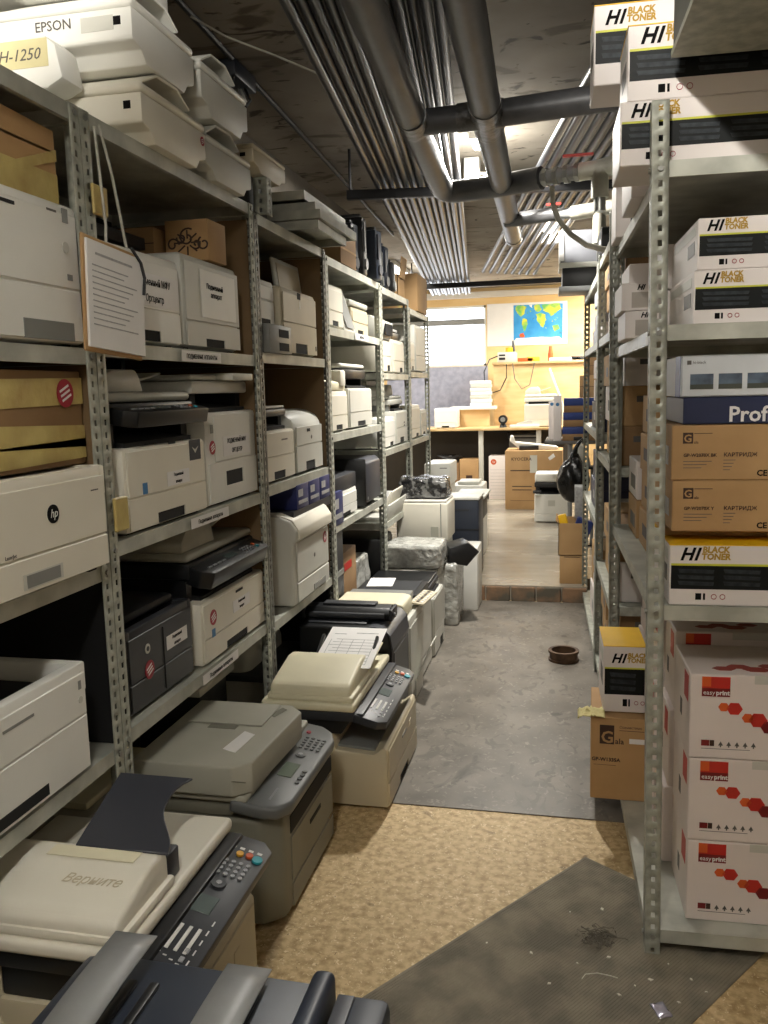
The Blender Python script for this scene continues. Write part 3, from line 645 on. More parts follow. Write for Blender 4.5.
G().prism([(-.14, 0), (-.16, .10), (-.15, .105), (-.10, .03), (.15, .02), (.15, 0)], -.3, .3, 'x', .004).obj('tray_shell', LGREY, t); G().prism([(-.1, .03), (-.14, .16), (-.13, .165), (-.05, .05), (.1, .04)], -.1, .25, 'x', .004).obj('upper_tray', CREAM, t)
t = laser('short cream printer on the upper shelf of the last left rack', LL(-1.12, 5.85, 6.10, .34, 1.622), .25, .34, .21, CREAM, tray=.07, handle='right', top='flat')
t = laser('tall pale printer at the far end of the last left rack\'s upper shelf', LL(-1.12, 6.13, 6.58, .36, 1.622), .45, .36, .34, LGREY, tray=.11, handle=None, top='flat')
t = laser('slim white printer on the middle shelf of the last left rack', LL(-1.12, 5.88, 6.28, .36, 1.147), .38, .36, .24, CREAM, tray=.06, handle='right', top='flat')
t = laser('pale grey printer at the far end of the last left rack\'s middle shelf', LL(-1.12, 6.30, 6.58, .36, 1.147), .27, .36, .20, LGREY, tray=.06, handle='bottom', top='flat')

# things on top of the left racks
def inkjet(label, loc, w, d, h, m, tray=True, group=None, rz=PI/2, script=None):
    """long flat scanner-copier: undercut base, flat lid"""
    t = thing('flatbed_copier', label, 'multifunction printer', loc, rz, group)
    y0, y1 = -d/2, d/2
    G().prism([(-w/2+.07, 0), (w/2-.07, 0), (w/2-.045, h*.20), (w/2-.006, h*.27), (w/2, h*.32), (w/2, h*.80), (-w/2, h*.80), (-w/2, h*.32), (-w/2+.006, h*.27), (-w/2+.045, h*.20)], y0, y1, 'y', .006, 2).obj('body', m, t)
    G().box(-w/2-.002, w/2+.002, y0-.002, y1, h*.81, h, .014, 3).obj('scanner_lid', m, t)
    G().cyl((-w/2+.03, -.1*d, h*.32), (-w/2+.029, -.1*d, h*.32), .001, 6)
    G().box(-w/2-.0012, -w/2-.0002, y0+.03, y0+.05, h*.52, h*.66).obj('printed_mark', INK, t)
    if tray: G().prism([(-w*.42, h+.01), (-w*.2, h+.05), (.1*w, h+.055), (.3*w, h+.02), (.3*w, h+.014), (.1*w, h+.047), (-w*.2, h+.042), (-w*.42, h+.002)], y0+.01, y1-.12, 'y', .002, 1).obj('feeder_tray', m, t)
    return t
ZT = 2.151
t = inkjet('lower white flatbed copier with a red spot sticker, on top of the second left rack', (-1.29, 2.29, ZT), .39, .43, .14, CREAM)
sticker_round(t, .165, -.2175, .085, .013)
text('EPSON', .026, GREYINK, t, (-.1962, .20, .08), rot=(PI/2, 0, -PI/2), bold=.01)
t = inkjet('upper white flatbed copier lettered EPSON, stacked on the left rack', (-1.32, 2.26, ZT+.192), .36, .48, .145, WHITE)
text('EPSON', .034, GREYINK, t, (-.1812, .03, .08), rot=(PI/2, 0, -PI/2), bold=.01)
G().box(-.1812, -.1804, -.19, -.10, .065, .10).obj('cover_patch', LGREY, t)
t = inkjet('topmost white flatbed copier of the near stack, cut by the top of the photo', (-1.36, 2.24, ZT+.192+.198), .36, .44, .12, WHITE, tray=False)
t = thing('flatbed_copier', 'white copier with a handwritten yellow label, nearest on top of the left racks', 'multifunction printer', (-1.31, 1.98, ZT), 0)
G().box(-.30, .03, .02, .10, 0, .14, .012).obj('body', WHITE, t); G().prism([(-.32, .10), (-.32, .225), (.045, .225), (.075, .20), (.09, .12), (.045, .10)], .0, .10, 'y', .01).obj('scanner_lid', WHITE, t)
G().box(-.22, .055, -.0015, -.0005, .15, .215).obj('paper_label', mat('yellowed_label', (214, 204, 158), .5), t)
text('KHH-1250', .038, GREYINK, t, (-.135, -.002, .168), shear=.3)
t = inkjet('upper pale copier of the second stack on the left rack, with raised tray', (-1.28, 2.67, ZT+.178), .37, .40, .15, LGREY)
t = inkjet('lower pale copier of the second stack on the left rack', (-1.28, 2.68, ZT), .37, .40, .125, LGREY)
t = inkjet('beige flatbed copier on the third left rack, behind the stacked copiers', (-1.28, 3.12, ZT+.125), .34, .36, .09, BEIGE, tray=False)
G().box(-.12, .06, -.14, .16, -.145, 0, .008).obj('base', CHAR, t)
t = thing('steel_bracket', 'short perforated steel bracket standing on top of the third left rack', 'bracket', (-1.075, 3.0, 2.131), PI/2)
angle_mesh(.13, 1, 1, w=.05, pitch=.03).obj('bracket', GALV, t, solid=.002)
for k in range(4):
    x0 = -1.06+.0*k
    t = shelf_pan((.44, .55, .52, .62)[k], .46, 0, skirt=.034).obj('steel_shelf', GALV2)
    t.location = (-.985+(.0, .012, -.02, -.05)[k], (3.33, 3.32, 3.36, 3.32)[k], 2.131+.0375*(k+1)); t.rotation_euler = (0, 0, PI/2+(.01, -.01, .01, 0)[k])
    tag(t, ['lowest spare steel shelf of the stack on the third left rack', 'second spare steel shelf from the bottom of the stack on the rack', 'third spare steel shelf from the bottom of the stack on the rack', 'topmost spare steel shelf of the stack on the third left rack'][k], 'shelf', 'spare steel shelves stacked on the rack top')
t = thing('cardboard_box', 'brown cardboard box behind the stacked steel shelves, on top of the fourth left rack', 'box', (-1.26, 4.24, 2.112))
G().box(-.16, .16, -.16, .14, 0, .15, .002).obj('carton_body', CARD2, t); G().box(.1602, .1612, -.16, .14, .07, .08).obj('carton_seam', CARD, t)
for k in range(9):
    y = (4.47, 4.585, 4.70, 4.815, 5.01, 5.12, 5.23, 5.34, 5.45)[k]; h = (.25, .30, .22, .27, .30, .23, .26, .18, .22)[k]
    zz = 2.112 if y < 4.86 else 2.102
    t = thing('toner_cartridge', ['first', 'second', 'third', 'fourth', 'fifth', 'sixth', 'seventh', 'eighth', 'ninth'][k]+' upright dark cartridge from the brown box, on top of the left racks', 'toner cartridge', (-1.24+.05*(k % 2)-.03*(k % 3), y, zz), .12*(k % 3)-.1, 'dark cartridges standing on the rack tops')
    G().box(-.10, .12, -.05, .05, 0, h, .012).obj('cartridge_body', (NAVY, BLACK, CHAR)[k % 3], t); G().cyl((.12, 0, h*.2), (.13, 0, h*.2), .03, 16).box(.12, .128, -.04, -.02, h*.4, h*.9).obj('end_cap', (SLATE, SILVER, MGREY)[k % 3], t)
    G().box(-.08, .1, -.02, .02, h, h+.02, .004).obj('cartridge_grip', BLACK, t)
t = thing('opened_carton', 'torn open cardboard carton with raised flaps on top of the fifth left rack', 'box', (-1.26, 5.65, 2.102))
g = G(); g.box(-.14, .14, -.10, -.095, 0, .14).box(-.14, .14, .12, .125, 0, .14).box(-.14, -.135, -.10, .12, 0, .14).box(.135, .14, -.10, .12, 0, .14).box(-.14, .14, -.1, .12, 0, .004); g.obj('carton_body', CARD, t)
G().box(.13, .134, -.08, .1, .14, .27, 0, 1, Matrix.Rotation(.12, 4, 'Y')).obj('carton_flap', CARD, t)
t = thing('cardboard_box', 'tall cardboard box at the far end on top of the last left rack', 'box', (-1.23, 6.30, 2.052))
G().box(-.16, .14, -.20, .20, 0, .26, .002).obj('carton_body', CARD, t); G().box(-.0, .02, -.2015, -.2005, 0, .26).obj('packing_tape', TAPE, t)

# clipboard and strings on the near post of rack B
t = thing('clipboard', 'clipboard with printed sheets hanging from a string on the second left rack', 'clipboard', (-1.045, 1.815, 1.635), PI/2)
Mt = Matrix.Rotation(.06, 4, 'Y')
G().box(-.105, .15, .0, .006, -.04, .215, .004, 1, Mt).obj('board', CARD, t)
G().box(-.095, .155, -.006, 0, -.03, .205, .001, 1, Mt).obj('paper_stack', PAPER, t)
G().tube([(.11, -.008, .215), (.145, -.012, .185), (.16, -.012, .15), (.155, -.01, .11)], .004, 6).obj('clip', CHAR, t)
g = G()
for k in range(11): g.box(-.075, .12-.02*((k*7) % 4), -.0068, -.006, .02+k*.013, .0225+k*.013, 0, 1, Mt)
g.box(-.06, .1, -.0068, -.006, .175, .18, 0, 1, Mt); g.obj('printed_lines', PAPERG, t)
tag(G().tube([(-1.092, 1.91, 2.13), (-1.07, 1.915, 2.02), (-1.05, 1.925, 1.852)], .0035, 6).obj('string', PVC), 'pale string running from the top shelf down to the clipboard', 'string')
tag(G().tube([(-1.09, 1.885, 2.12), (-1.085, 1.888, 2.0), (-1.08, 1.89, 1.90), (-1.085, 1.89, 1.84)], .0035, 6).obj('knotted_rope', PVC), 'short knotted rope tied beside the near post of the second left rack', 'rope')
for (y, z, n, dz) in ((1.885, 1.93, 'upper', .06), (1.885, 1.76, 'middle', .05), (1.885, 1.18, 'lower', .075)):
    t = G().box(-1.095, -1.086, y-.03, y+.035, z-.01, z+dz, .004, 1).obj('tape_strip', TAPE); tag(t, n+' crumpled yellow tape strip stuck on the post below the clipboard corner' if n != 'upper' else 'upper crumpled yellow tape strip stuck on the post beside the string', 'tape')
for (y, z, s) in ((2.43, 1.597, '\u041f\u041e\u0414\u041c\u0415\u041d\u041d\u042b\u0415 \u0410\u041f\u041f\u0410\u0420\u0410\u0422\u042b'), (2.43, 1.107, '\u041f\u043e\u0434\u043c\u0435\u043d\u043d\u044b\u0435 \u0430\u043f\u043f\u0430\u0440\u0430\u0442\u044b'), (2.45, .620, '\u041f\u043e\u0434\u043c\u0435\u043d\u043d\u044b\u0435 \u0430\u043f\u043f\u0430\u0440\u0430\u0442\u044b'), (4.45, 1.762, '\u0410\u041f\u041f\u0410\u0420\u0410\u0422\u042b')):
    t = thing('shelf_label', {1.597: 'paper strip lettered on the edge of the second left rack\'s upper shelf', 1.107: 'paper strip lettered on the edge of the second left rack\'s middle shelf', .62: 'paper strip lettered on the edge of the second left rack\'s lower shelf', 1.762: 'paper strip on the edge of the fourth left rack\'s upper shelf'}[z], 'label', (-1.0975, y, z), PI/2)
    G().box(-.14, .14, -.0008, 0, -.001, .030).obj('paper_label', PAPER, t); text(s, .018, INK, t, (0, -.0012, .008), align='CENTER', sx=.95, bold=.01)

# ------------------------------------------------------------------ machines standing along the aisle
# nearest, cut by the bottom edge: dark navy copier with two grey paper shelves
t = thing('copier', 'dark navy copier with grey metal paper guides, nearest the viewer', 'multifunction printer', (-.62, .985, 0), PI/2)
G().box(-.30, .26, -.26, .20, .01, .42, .02).obj('body', BLACK, t)
G().box(-.30, .272, -.33, -.24, .30, .495, .014, 2).obj('front_housing', NAVY, t)
G().box(-.32, .285, -.21, .24, .42, .50, .02, 3).obj('scanner_lid', NAVY, t)
f = G().prism([(-.20, .498), (-.20, .512), (.12, .516), (.16, .498)], -.26, .262, 'x', .006, 2).obj('document_feeder', NAVY, t)
for (y, nm) in ((-.085, 'a'), (.125, 'b')):
    G().grid(lambda u, v, y=y: (-.34+.60*u, y-.04+.08*v-.02*(1-u), .508+.022*math.sin(u*PI*.8)**2+.012+(.035 if y > 0 else 0)*u), 14, 2).obj('paper_guide', SILVER, f, solid=.002)
for y in (-.115, .06, .10): G().box(-.20, .20, y-.008, y+.008, .515, .524, .003).obj('guide_rib', BLACK, f)
G().box(-.28, .26, -.27, -.242, .495, .499, .001).obj('panel_strip', SLATE, t)
G().box(-.33, .28, -.235, -.195, .44, .530, .014, 3).obj('feeder_cheek', NAVY, t)
t = thing('drawer_unit', 'open beige paper drawer behind the dark navy copier, cut by the left edge', 'drawer unit', (-1.27, 1.22, 0), PI/2)
G().box(-.25, .14, -.17, .17, .0, .27, .01).obj('body', BEIGE, t); G().box(-.22, .11, -.15, .15, .271, .275).obj('tray_liner', MGREY, t); G().box(-.2, -.1, -.16, .1, .275, .32, .01).obj('roller_block', BLACK, t)

def kyocera(label, cx, cy, w, d, h, gap, yl, seat, m, mb, hump=.085, panelm=None, traym=None, pt=.16, pd=.115, back=0, xn=0, hw=.44, otm=None):
    """floor-standing copier: body, dark gap, flat cream scanner with feeder hump, slanted key panel on the aisle side"""
    t = thing('multifunction_copier', label, 'multifunction printer', (cx, cy, seat), PI/2)
    y0, y1 = -d/2, d/2; zs = h+gap
    G().prism([(y0, .008), (y0, h*.96), (y0+.012, h), (y0+.05, h-.03), (y0+.19, h-.02), (y0+.2, h+.035), (y1, h+.035), (y1, .008)], -w/2+.02, w/2-.02, 'x', .006, 2).obj('body', mb, t)
    g = G(); plate(g, -w/2+.035, w/2-.035, y0, .10, h*.93, .005); o = g.obj('front_cover', mb, t)
    G().box(-.03, .05, y0-.0065, y0-.005, h*.72, h*.76).obj('cover_latch', MGREY, o); G().box(w*.18, w*.24, y0-.0065, y0-.005, h*.66, h*.78).obj('sticker_strip', BEIGE, o)
    g = G(); plate(g, -w/2+.03, w/2-.03, y0, .012, .094, .005, hole=(-.08, .08, .012, .04)); o = g.obj('paper_tray', mb, t); G().box(-.08, .08, y0-.001, y0, .012, .04).obj('handle_recess_plate', DARK, o)
    G().prism([(y0+.052, h-.028), (y0+.188, h-.018), (y0+.188, h-.010), (y0+.052, h-.020)], -w/2+.05, w/2-.05, 'x').obj('output_tray', otm or DARK, t)
    G().prism([(y0+.17, h+.036), (y0+.13, zs), (y1, zs), (y1, h+.036)], -w/2+.03, w/2-.03, 'x', .004).obj('exit_frame', BLACK, t)
    G().box(-w/2+.01, w/2-.01, yl-.03, y1, zs-.004, zs+.032, .006).obj('scanner', panelm or BLACK, t)
    pl = [(-w/2, yl), (w/2, yl), (w/2, y1)] + ([(xn, y1), (xn, y1+back)] if back else []) + [(-w/2, y1+back)]
    if back: G().box(-w/2+.03, xn-.03, y1-.01, y1+back-.02, .0, zs+.03, .004).obj('rear_housing', mb, t)
    G().prism(pl, zs+.034, zs+.066, 'z', .011, 3).obj('scanner_lid', m, t)
    y1 = y1+back
    zl = zs+.066; x0 = -w/2+.015; x1 = -w/2+w*hw
    f = G().prism([(x0, zl), (x0+.004, zl+hump*.46), (x0+.022, zl+hump*.60), (x1-.075, zl+hump), (x1-.02, zl+hump*.97), (x1-.002, zl+hump*.82), (x1, zl)], yl+.02, y1-.03, 'y', .012, 3).obj('document_feeder', m, t)
    G().box(x0-.004, x1+.004, yl+.008, y1-.02, zl, zl+.022, .008, 2).obj('feeder_base', m, t)
    if traym:
        G().box(x1-.004, x1+.05, yl+.02, y1-back-.06, zl+.0, zl+hump*.75, .006).obj('feeder_mouth', traym, f)
        g = G(); zt0 = zl+hump*.95; zt1 = zl+hump*1.75
        n = 12; P = []
        xa, xb = x1-.03, x1+.175
        for i in range(n+1):
            q = i/n; P.append((xa+(xb-xa)*q, yl+.005+.065*math.sin(min(1, q*1.6)*PI/2)**2 - .03*max(0, (q-.75)*4)**2))
        poly = P+[(xb, y1-back-.07), (xa, y1-back-.075)]
        Msh = Matrix(((1, 0, 0, 0), (0, 1, 0, 0), ((zt1-zt0)/(xb-xa), 0, 1, zt0-xa*(zt1-zt0)/(xb-xa)), (0, 0, 0, 1)))
        g.prism(poly, 0, .006, 'z', .0015, 1, Msh); g.obj('feeder_tray', traym, f)
    cpanel(t, w-.01, pd, yl+.004, zs+.030, pt, panelm or CHAR, 'kyocera', th=.03)
    return t, zl, x0, x1
t, zl, x0, x1 = kyocera('cream copier with dark raised feeder tray and coloured keys, second from the viewer', -.935, 1.575, .53, .35, .285, .115, -.120, 0, CREAM, BEIGE, hump=.085, traym=SLATE, pt=.24, pd=.12, back=.15, xn=.205)
o = G().box(-.10, .10, -.02, .02, 0, .0012).obj('yellowed_label', IVORY, t); o.location = (x1-.055, .04, zl+.086); o.rotation_euler = (0, 0, PI/2)
text('\u0412\u0435\u0440\u043d\u0438\u0442\u0435', .032, BEIGE, t, (x1-.135, .07, zl+.0695), rot=(.27, 0, -PI/2), shear=.4)
t, zl, x0, x1 = kyocera('cream copier with a printed sheet in its feeder, on a beige base', -.85, 3.08, .60, .42, .235, .095, -.10, .004, IVORY, BEIGE, hump=.10, panelm=CHAR, pt=.28, pd=.12, back=.04, xn=.28, hw=.50, otm=MGREY)
Msh = Matrix.Rotation(-.28, 4, 'Y')
g = G()
for y in (-.09, .13): G().box(0, .13, y-.012, y, .0, .018, .003, 1, Matrix.Translation((x1-.01, 0, zl+.065)) @ Matrix.Rotation(-.45, 4, 'Y')).obj('paper_guide', BLACK, t)
G().box(x1-.01, x1+.25, -.085, .125, 0, .006, .002, 1, Matrix.Translation((0, 0, zl+.03)) @ Matrix.Rotation(-.12, 4, 'Y')).obj('feeder_tray', IVORY, t)
pp = thing('paper_sheet', 'white sheet with a printed table lying in the cream copier\'s feeder', 'paper', (-.85, 3.03, .004+zl+.098), PI/2)
pp.rotation_euler = (0, 0, PI/2)
Mp = Matrix.Rotation(-.20, 4, 'Y')
G().box(-.07, .25, -.115, .115, -.012, -.0105, 0, 1, Mp).obj('sheet', PAPER, pp)
g = G()
for k in range(9): g.box(-.045+k*.024, -.0425+k*.024, -.09, .09-.01*(k % 3), -.0105, -.0100, 0, 1, Mp)
for k in range(5): g.box(-.045, .147, -.09+k*.045, -.088+k*.045, -.0105, -.0100, 0, 1, Mp)
g.box(.20, .205, -.09, .0, -.0105, -.0100, 0, 1, Mp); g.box(.19, .194, .04, .09, -.0105, -.0100, 0, 1, Mp); g.obj('printed_table', PAPERG, pp)

# olive-grey copier with rounded panel
t = thing('multifunction_copier', 'olive-grey copier with a thick square feeder lid and small green screen', 'multifunction printer', (-.985, 2.335, 0), PI/2)
G().prism([(-.27, -.205+.05), (-.22, -.205), (.22, -.205), (.27, -.205+.05), (.27, .205), (-.27, .205)], .015, .335, 'z', .016, 3).obj('body', OLIVED, t)
g = G(); g.box(-.17, .25, -.2085, -.2045, .10, .235, .003, 1); o = g.obj('front_cover', OLIVED, t); G().box(.0, .11, -.2105, -.2085, .185, .20, .002, 1).obj('handle_recess_plate', DARK, o)
G().box(-.17, .25, -.2075, -.2045, .245, .30, .003, 1).obj('output_slot', DARK, t)
g = G(); g.box(-.17, .25, -.2085, -.2045, .02, .092, .003, 1); g.obj('paper_tray', OLIVED, t)
G().box(-.245, -.225, -.180, -.174, .18, .205, .002, 1, Matrix.Rotation(.0, 4, 'Z')).obj('power_switch', DARK, t)
g = G()
for k in range(16): g.box(-.273, -.269, -.12, -.02, .05+k*.008, .054+k*.008)
g.obj('vent_slots', OLIVED, t)
p = G().prism([(-.29, .04), (-.29, -.06), (-.27, -.10), (-.22, -.125), (.20, -.125), (.26, -.10), (.29, -.06), (.29, .04)], -.04, 0, 'z', .012, 3).obj('control_panel', PANELG, t)
p.location = (0, -.115, .392); p.rotation_euler = (.16, 0, 0)
G().box(-.10, -.01, -.075, -.03, 0, .002, .001, 1).obj('display', SCREENG, p)
G().cyl((.05, -.055, 0), (.05, -.055, .004), .016, 20).obj('button', PANELG, p); G().cyl((.05, -.055, .004), (.05, -.055, .006), .008, 16).obj('button', BTN, p)
keypad(p, .10, -.095, 5, 4, .019, .019, .006, PANELG)
keypad(p, -.12, -.10, 4, 1, .024, .02, .007, PANELG)
G().cyl((.215, -.03, 0), (.215, -.03, .004), .008, 16).obj('button', STICK, p)
G().box(-.24, -.17, -.062, -.056, 0, .0006).obj('printed_legend', BTN, p)
G().box(-.27, .27, -.075, .205, .335, .385, .012).obj('scanner', OLIVED, t)
G().box(-.285, .275, -.125, .205, .386, .408, .009, 3).obj('scanner_lid', OLIVE, t)
f = G().prism([(-.30, -.09), (-.26, -.135), (.12, -.155), (.17, -.11), (.17, .21), (-.30, .21)], .41, .497, 'z', .006, 3).obj('document_feeder', OLIVE, t)
G().box(-.02, .155, -.075, .17, .4972, .5035, .006, 2).obj('feeder_tray', OLIVE, f)
G().box(-.05, -.022, -.0, .09, .4975, .4985).obj('finger_recess', OLIVED, f)
G().prism([(.06, -.085), (.125, -.105), (.14, -.085), (.075, -.065)], .4975, .4985, 'z').obj('finger_recess', OLIVED, f)
G().prism([(-.21, -.065), (-.08, -.075), (-.06, -.035), (-.19, -.02)], .4975, .4987, 'z').obj('taped_label', PAPER, f)
G().box(-.299, -.297, -.13, .2, .455, .457).obj('cover_seam', OLIVED, f)
t.location.x = -.99

# things behind it, under the shelf
t = thing('scanner_lid', 'pale flat scanner lid lying under the second left rack, behind the copiers', 'scanner lid', (-1.36, 2.74, .0), PI/2)
G().box(-.16, .15, -.12, .16, .47, .50, .008).obj('lid', LGREY, t); G().box(-.12, .11, -.10, .14, .0, .47, .004).obj('stand_base', BLACK, t)
t = thing('scrap_copier', 'pale scrap copier with cloudy cover under the second left rack', 'multifunction printer', (-1.42, 2.20, .0), PI/2)
G().box(-.25, .2, -.13, .16, 0, .36, .012).obj('body', OLIVE, t); G().box(-.22, .16, -.11, .14, .362, .385, .008).obj('scanner_lid', IVORY, t)
t = thing('scrap_copier', 'pale round-cornered scrap copier under the third left rack, beside the black printer', 'multifunction printer', (-1.40, 3.32, .0), PI/2)
G().box(-.16, .3, -.10, .15, 0, .45, .05, 4).obj('body', LGREY, t); G().box(-.19, .31, -.19, .12, .33, .36, .01).obj('paper_shelf', CHAR, t)

# black printer with a toner cartridge on it
t = thing('laser_printer', 'large black printer with rounded silver corner, toner cartridge lying on top', 'printer', (-.945, 3.60, .004), PI/2)
G().prism([(-.19, .0), (-.20, .40), (-.19, .46), (-.165, .485), (-.13, .495), (.21, .495), (.21, 0)], -.20, .185, 'x', .01, 3).obj('body', BLACK, t)
G().prism([(-.2025, .40), (-.193, .462), (-.167, .488), (-.13, .498), (-.10, .498), (-.13, .490), (-.16, .480), (-.185, .455), (-.195, .40)], -.19, .18, 'x').obj('corner_trim', SLATE, t)
G().box(-.16, .15, -.2025, -.197, .12, .38, .003, 1).obj('front_cover', CHAR, t)
G().box(-.15, .14, -.08, .19, .4955, .503, .004).obj('top_cover', CHAR, t)
t = thing('toner_cartridge', 'long black toner cartridge lying on the large black printer', 'toner cartridge', (-.965, 3.55, .507), PI/2)
G().prism([(-.05, 0), (.05, 0), (.06, .03), (.03, .055), (-.03, .05), (-.06, .03)], -.19, .19, 'y', .004).obj('cartridge_body', BLACK, t)
G().cyl((-.055, -.17, .02), (-.055, .17, .02), .014, 16).obj('drum', CHAR, t)
G().box(-.06, .055, -.205, -.19, .0, .05, .004).obj('end_cap', CHAR, t); G().box(-.06, .055, .19, .205, .0, .05, .004).obj('end_cap', CHAR, t)
G().box(-.01, .05, -.12, .12, .05, .062, .003).obj('cartridge_grip', CHAR, t)
for yy in (-.206,): G().cyl((-.02, yy, .02), (-.02, yy-.006, .02), .01, 12).obj('gear', SILVER, t)
# printer with cream top
t = thing('laser_printer', 'cream-topped printer with a charcoal rear strip, behind the large black printer', 'printer', (-.94, 3.99, .004), PI/2)
G().box(-.185, .16, -.19, .17, 0, .42, .012).obj('body', LGREY, t); g = G(); plate(g, -.17, .15, -.19, .05, .38, .005); g.obj('front_cover', LGREY, t)
G().prism([(-.17, .42), (-.165, .49), (-.13, .50), (.17, .50), (.17, .42)], -.18, .04, 'x', .012, 3).obj('top_cover', IVORY, t)
G().box(.045, .16, -.15, .17, .42, .485, .006).obj('rear_strip', MGREY, t)
# open grey copier with dark top
t = thing('multifunction_copier', 'grey copier with a dark glass top and white-keyed panel sticking out', 'multifunction printer', (-.945, 4.36, .004), PI/2)
G().box(-.17, .16, -.18, .18, 0, .40, .010).obj('body', LGREY, t); g = G(); plate(g, -.155, .15, -.18, .10, .38, .005); g.obj('front_cover', LGREY, t)
g = G(); plate(g, -.155, .15, -.18, .012, .092, .005); g.obj('paper_tray', LGREY, t)
G().box(-.17, .16, -.17, .18, .40, .45, .006).obj('scanner', BLACK, t); G().box(-.14, .13, -.14, .15, .4505, .4525).obj('platen_glass', CHAR, t)
p = G().box(-.20, .07, -.075, 0, -.012, 0, .006, 2).obj('control_panel', BEIGE, t); p.location = (-.13, -.175, .455); p.rotation_euler = (.12, 0, -.1)
for i in range(7):
    for j in range(3): G().box(-.18+i*.034, -.158+i*.034, -.065+j*.021, -.052+j*.021, 0, .003, .001, 1).obj('button', (WHITE, BROWNINK, WHITE, MGREY)[(i*2+j) % 4], p)
t = thing('cover_flap', 'open pale grey side flap of a scrap printer, folded out towards the aisle', 'flap', (-.745, 4.02, .10), PI/2)
G().prism([(-.003, 0), (-.075, .17), (-.08, .17), (-.012, 0)], -.10, .08, 'x').obj('flap', LGREY, t); G().box(-.10, .08, -.006, -.001, -.09, .0).obj('hinge_plate', LGREY, t)
t = thing('paper_stack', 'white sheet lying at the back of the dark-topped grey copier', 'paper', (-1.02, 4.43, .4575), PI/2+.1)
G().box(-.10, .10, -.07, .07, 0, .004).obj('sheets', PAPER, t)
t = mfp('pale grey printer with dark open top and long side face, before the film-wrapped box', (-.955, 4.74, .004), .38, .40, .34, LGREY, neck=.02, scan=.035, lid=.02, mneck=BLACK, mscan=CHAR, mlid=BLACK, tray=.12, handle='right')

# film-wrapped parcels
FILM = mat('stretch_film', (196, 196, 190), .16, rgb2=(150, 150, 144), scale=14, bump=1, bscale=30, spec=.8)
FILMD = mat('dark_film_glints', (120, 120, 118), .12, rgb2=(34, 34, 36), scale=22, lo=.5, hi=.56, bump=1, bscale=34, spec=1)  # pale streaks in the colour are painted crinkle highlights
def wrapped(name, label, cat, loc, w, d, h, m, amp=.012, rz=0, seed=1, taper=0):
    g = G(); g.box(-w/2, w/2, -d/2, d/2, 0, h, .02, 2)
    bmesh.ops.subdivide_edges(g.bm, edges=g.bm.edges[:], cuts=9, use_grid_fill=True)
    for v in g.bm.verts:
        p = v.co*9+Vector((seed*7.3, 0, 0)); n = noise.noise(p)+.6*abs(noise.noise(p*2.3))
        k = amp if v.co.z > .01 else 0
        v.co += Vector((v.co.x/w, v.co.y/d, (v.co.z-h/2)/h if v.co.z > .01 else 0))*2*k*n
    t = thing(name, label, cat, loc, rz); g.obj('wrapped_body', m, t, ang=60); return t
wrapped('wrapped_printer', 'flat printer bundled in clear stretch film, lying across the row', 'wrapped parcel', (-.95, 5.12, .42), .34, .30, .145, FILM, .010)
t = thing('laser_printer', 'low grey printer under the film-wrapped flat one', 'printer', (-.965, 5.12, .004), PI/2)
G().box(-.15, .15, -.17, .17, 0, .41, .008).obj('body', LGREY, t); g = G(); plate(g, -.14, .14, -.17, .05, .36, .005); g.obj('front_cover', LGREY, t)
t = wrapped('wrapped_printer', 'upright grey printer in glossy film with a black cartridge leaning on top', 'wrapped parcel', (-.76, 5.36, .004), .10, .30, .40, FILM, .008, seed=3)
t = thing('toner_cartridge', 'angular black cartridge leaning on the film-wrapped upright printer', 'toner cartridge', (-.70, 5.34, .415), .3)
G().prism([(-.10, 0), (.02, -.03), (.10, .06), (.03, .12), (-.09, .09)], -.1, .1, 'y', .004).obj('cartridge_body', BLACK, t)
wrapped('wrapped_printer', 'small foil-wrapped printer under the fourth left rack', 'wrapped parcel', (-1.30, 4.62, .0), .26, .3, .56, FILM, .02, seed=5)
t = thing('dark_printer', 'black printer with a white slot under the fourth left rack, beside the foil-wrapped one', 'printer', (-1.34, 5.15, 0), PI/2)
G().box(-.16, .16, -.2, .12, 0, .60, .02).obj('body', BLACK, t); G().box(-.05, .0, -.2015, -.2005, .50, .53).obj('indicator', WHITE, t); G().box(-.14, .14, -.2008, -.2, .56, .565).obj('panel_edge', MGREY, t)
# white printer carrying a wrapped cartridge
t = thing('laser_printer', 'white printer on a narrow plinth, its top carrying a film-wrapped cartridge', 'printer', (-.98, 5.66, .004), 0)
G().box(-.15, .16, -.12, .16, 0, .49, .012).obj('plinth', LGREY, t); g = G(); plate(g, -.13, .1, -.12, .40, .485, .004); g.obj('paper_tray', LGREY, t)
G().box(-.175, .175, -.16, .18, .49, .75, .014, 3).obj('body', CREAM, t); G().box(-.08, .0, -.1605, -.158, .49, .503).obj('handle_recess_plate', LGREY, t)
G().box(.06, .11, -.162, -.16, .51, .59).obj('vent_grille', OLIVE, t); G().box(.125, .13, -.162, -.16, .5, .745).obj('cover_seam', MGREY, t)
G().box(-.16, .165, -.155, .16, .751, .765, .004).obj('top_rim', WHITE, t)
G().prism([(.16, .40), (.24, .30), (.25, .31), (.17, .45)], -.1, .04, 'y').obj('side_tray', MGREY, t)
t = wrapped('wrapped_cartridge', 'black cartridge unit in crumpled clear film on top of the white printer', 'wrapped parcel', (-.99, 5.68, .775), .33, .24, .125, FILMD, .022, seed=9)
t = thing('laser_printer', 'plain white box-shaped printer beside the step, in front of the navy printer', 'printer', (-.715, 5.735, .004), 0)
G().box(-.085, .09, -.13, .15, 0, .43, .008).obj('body', WHITE, t); G().box(-.04, .0, -.1, .08, .431, .45, .006).obj('paper_rest', MGREY, t); G().box(.0905, .092, -.1, .12, .05, .38).obj('side_cover', WHITE, t)
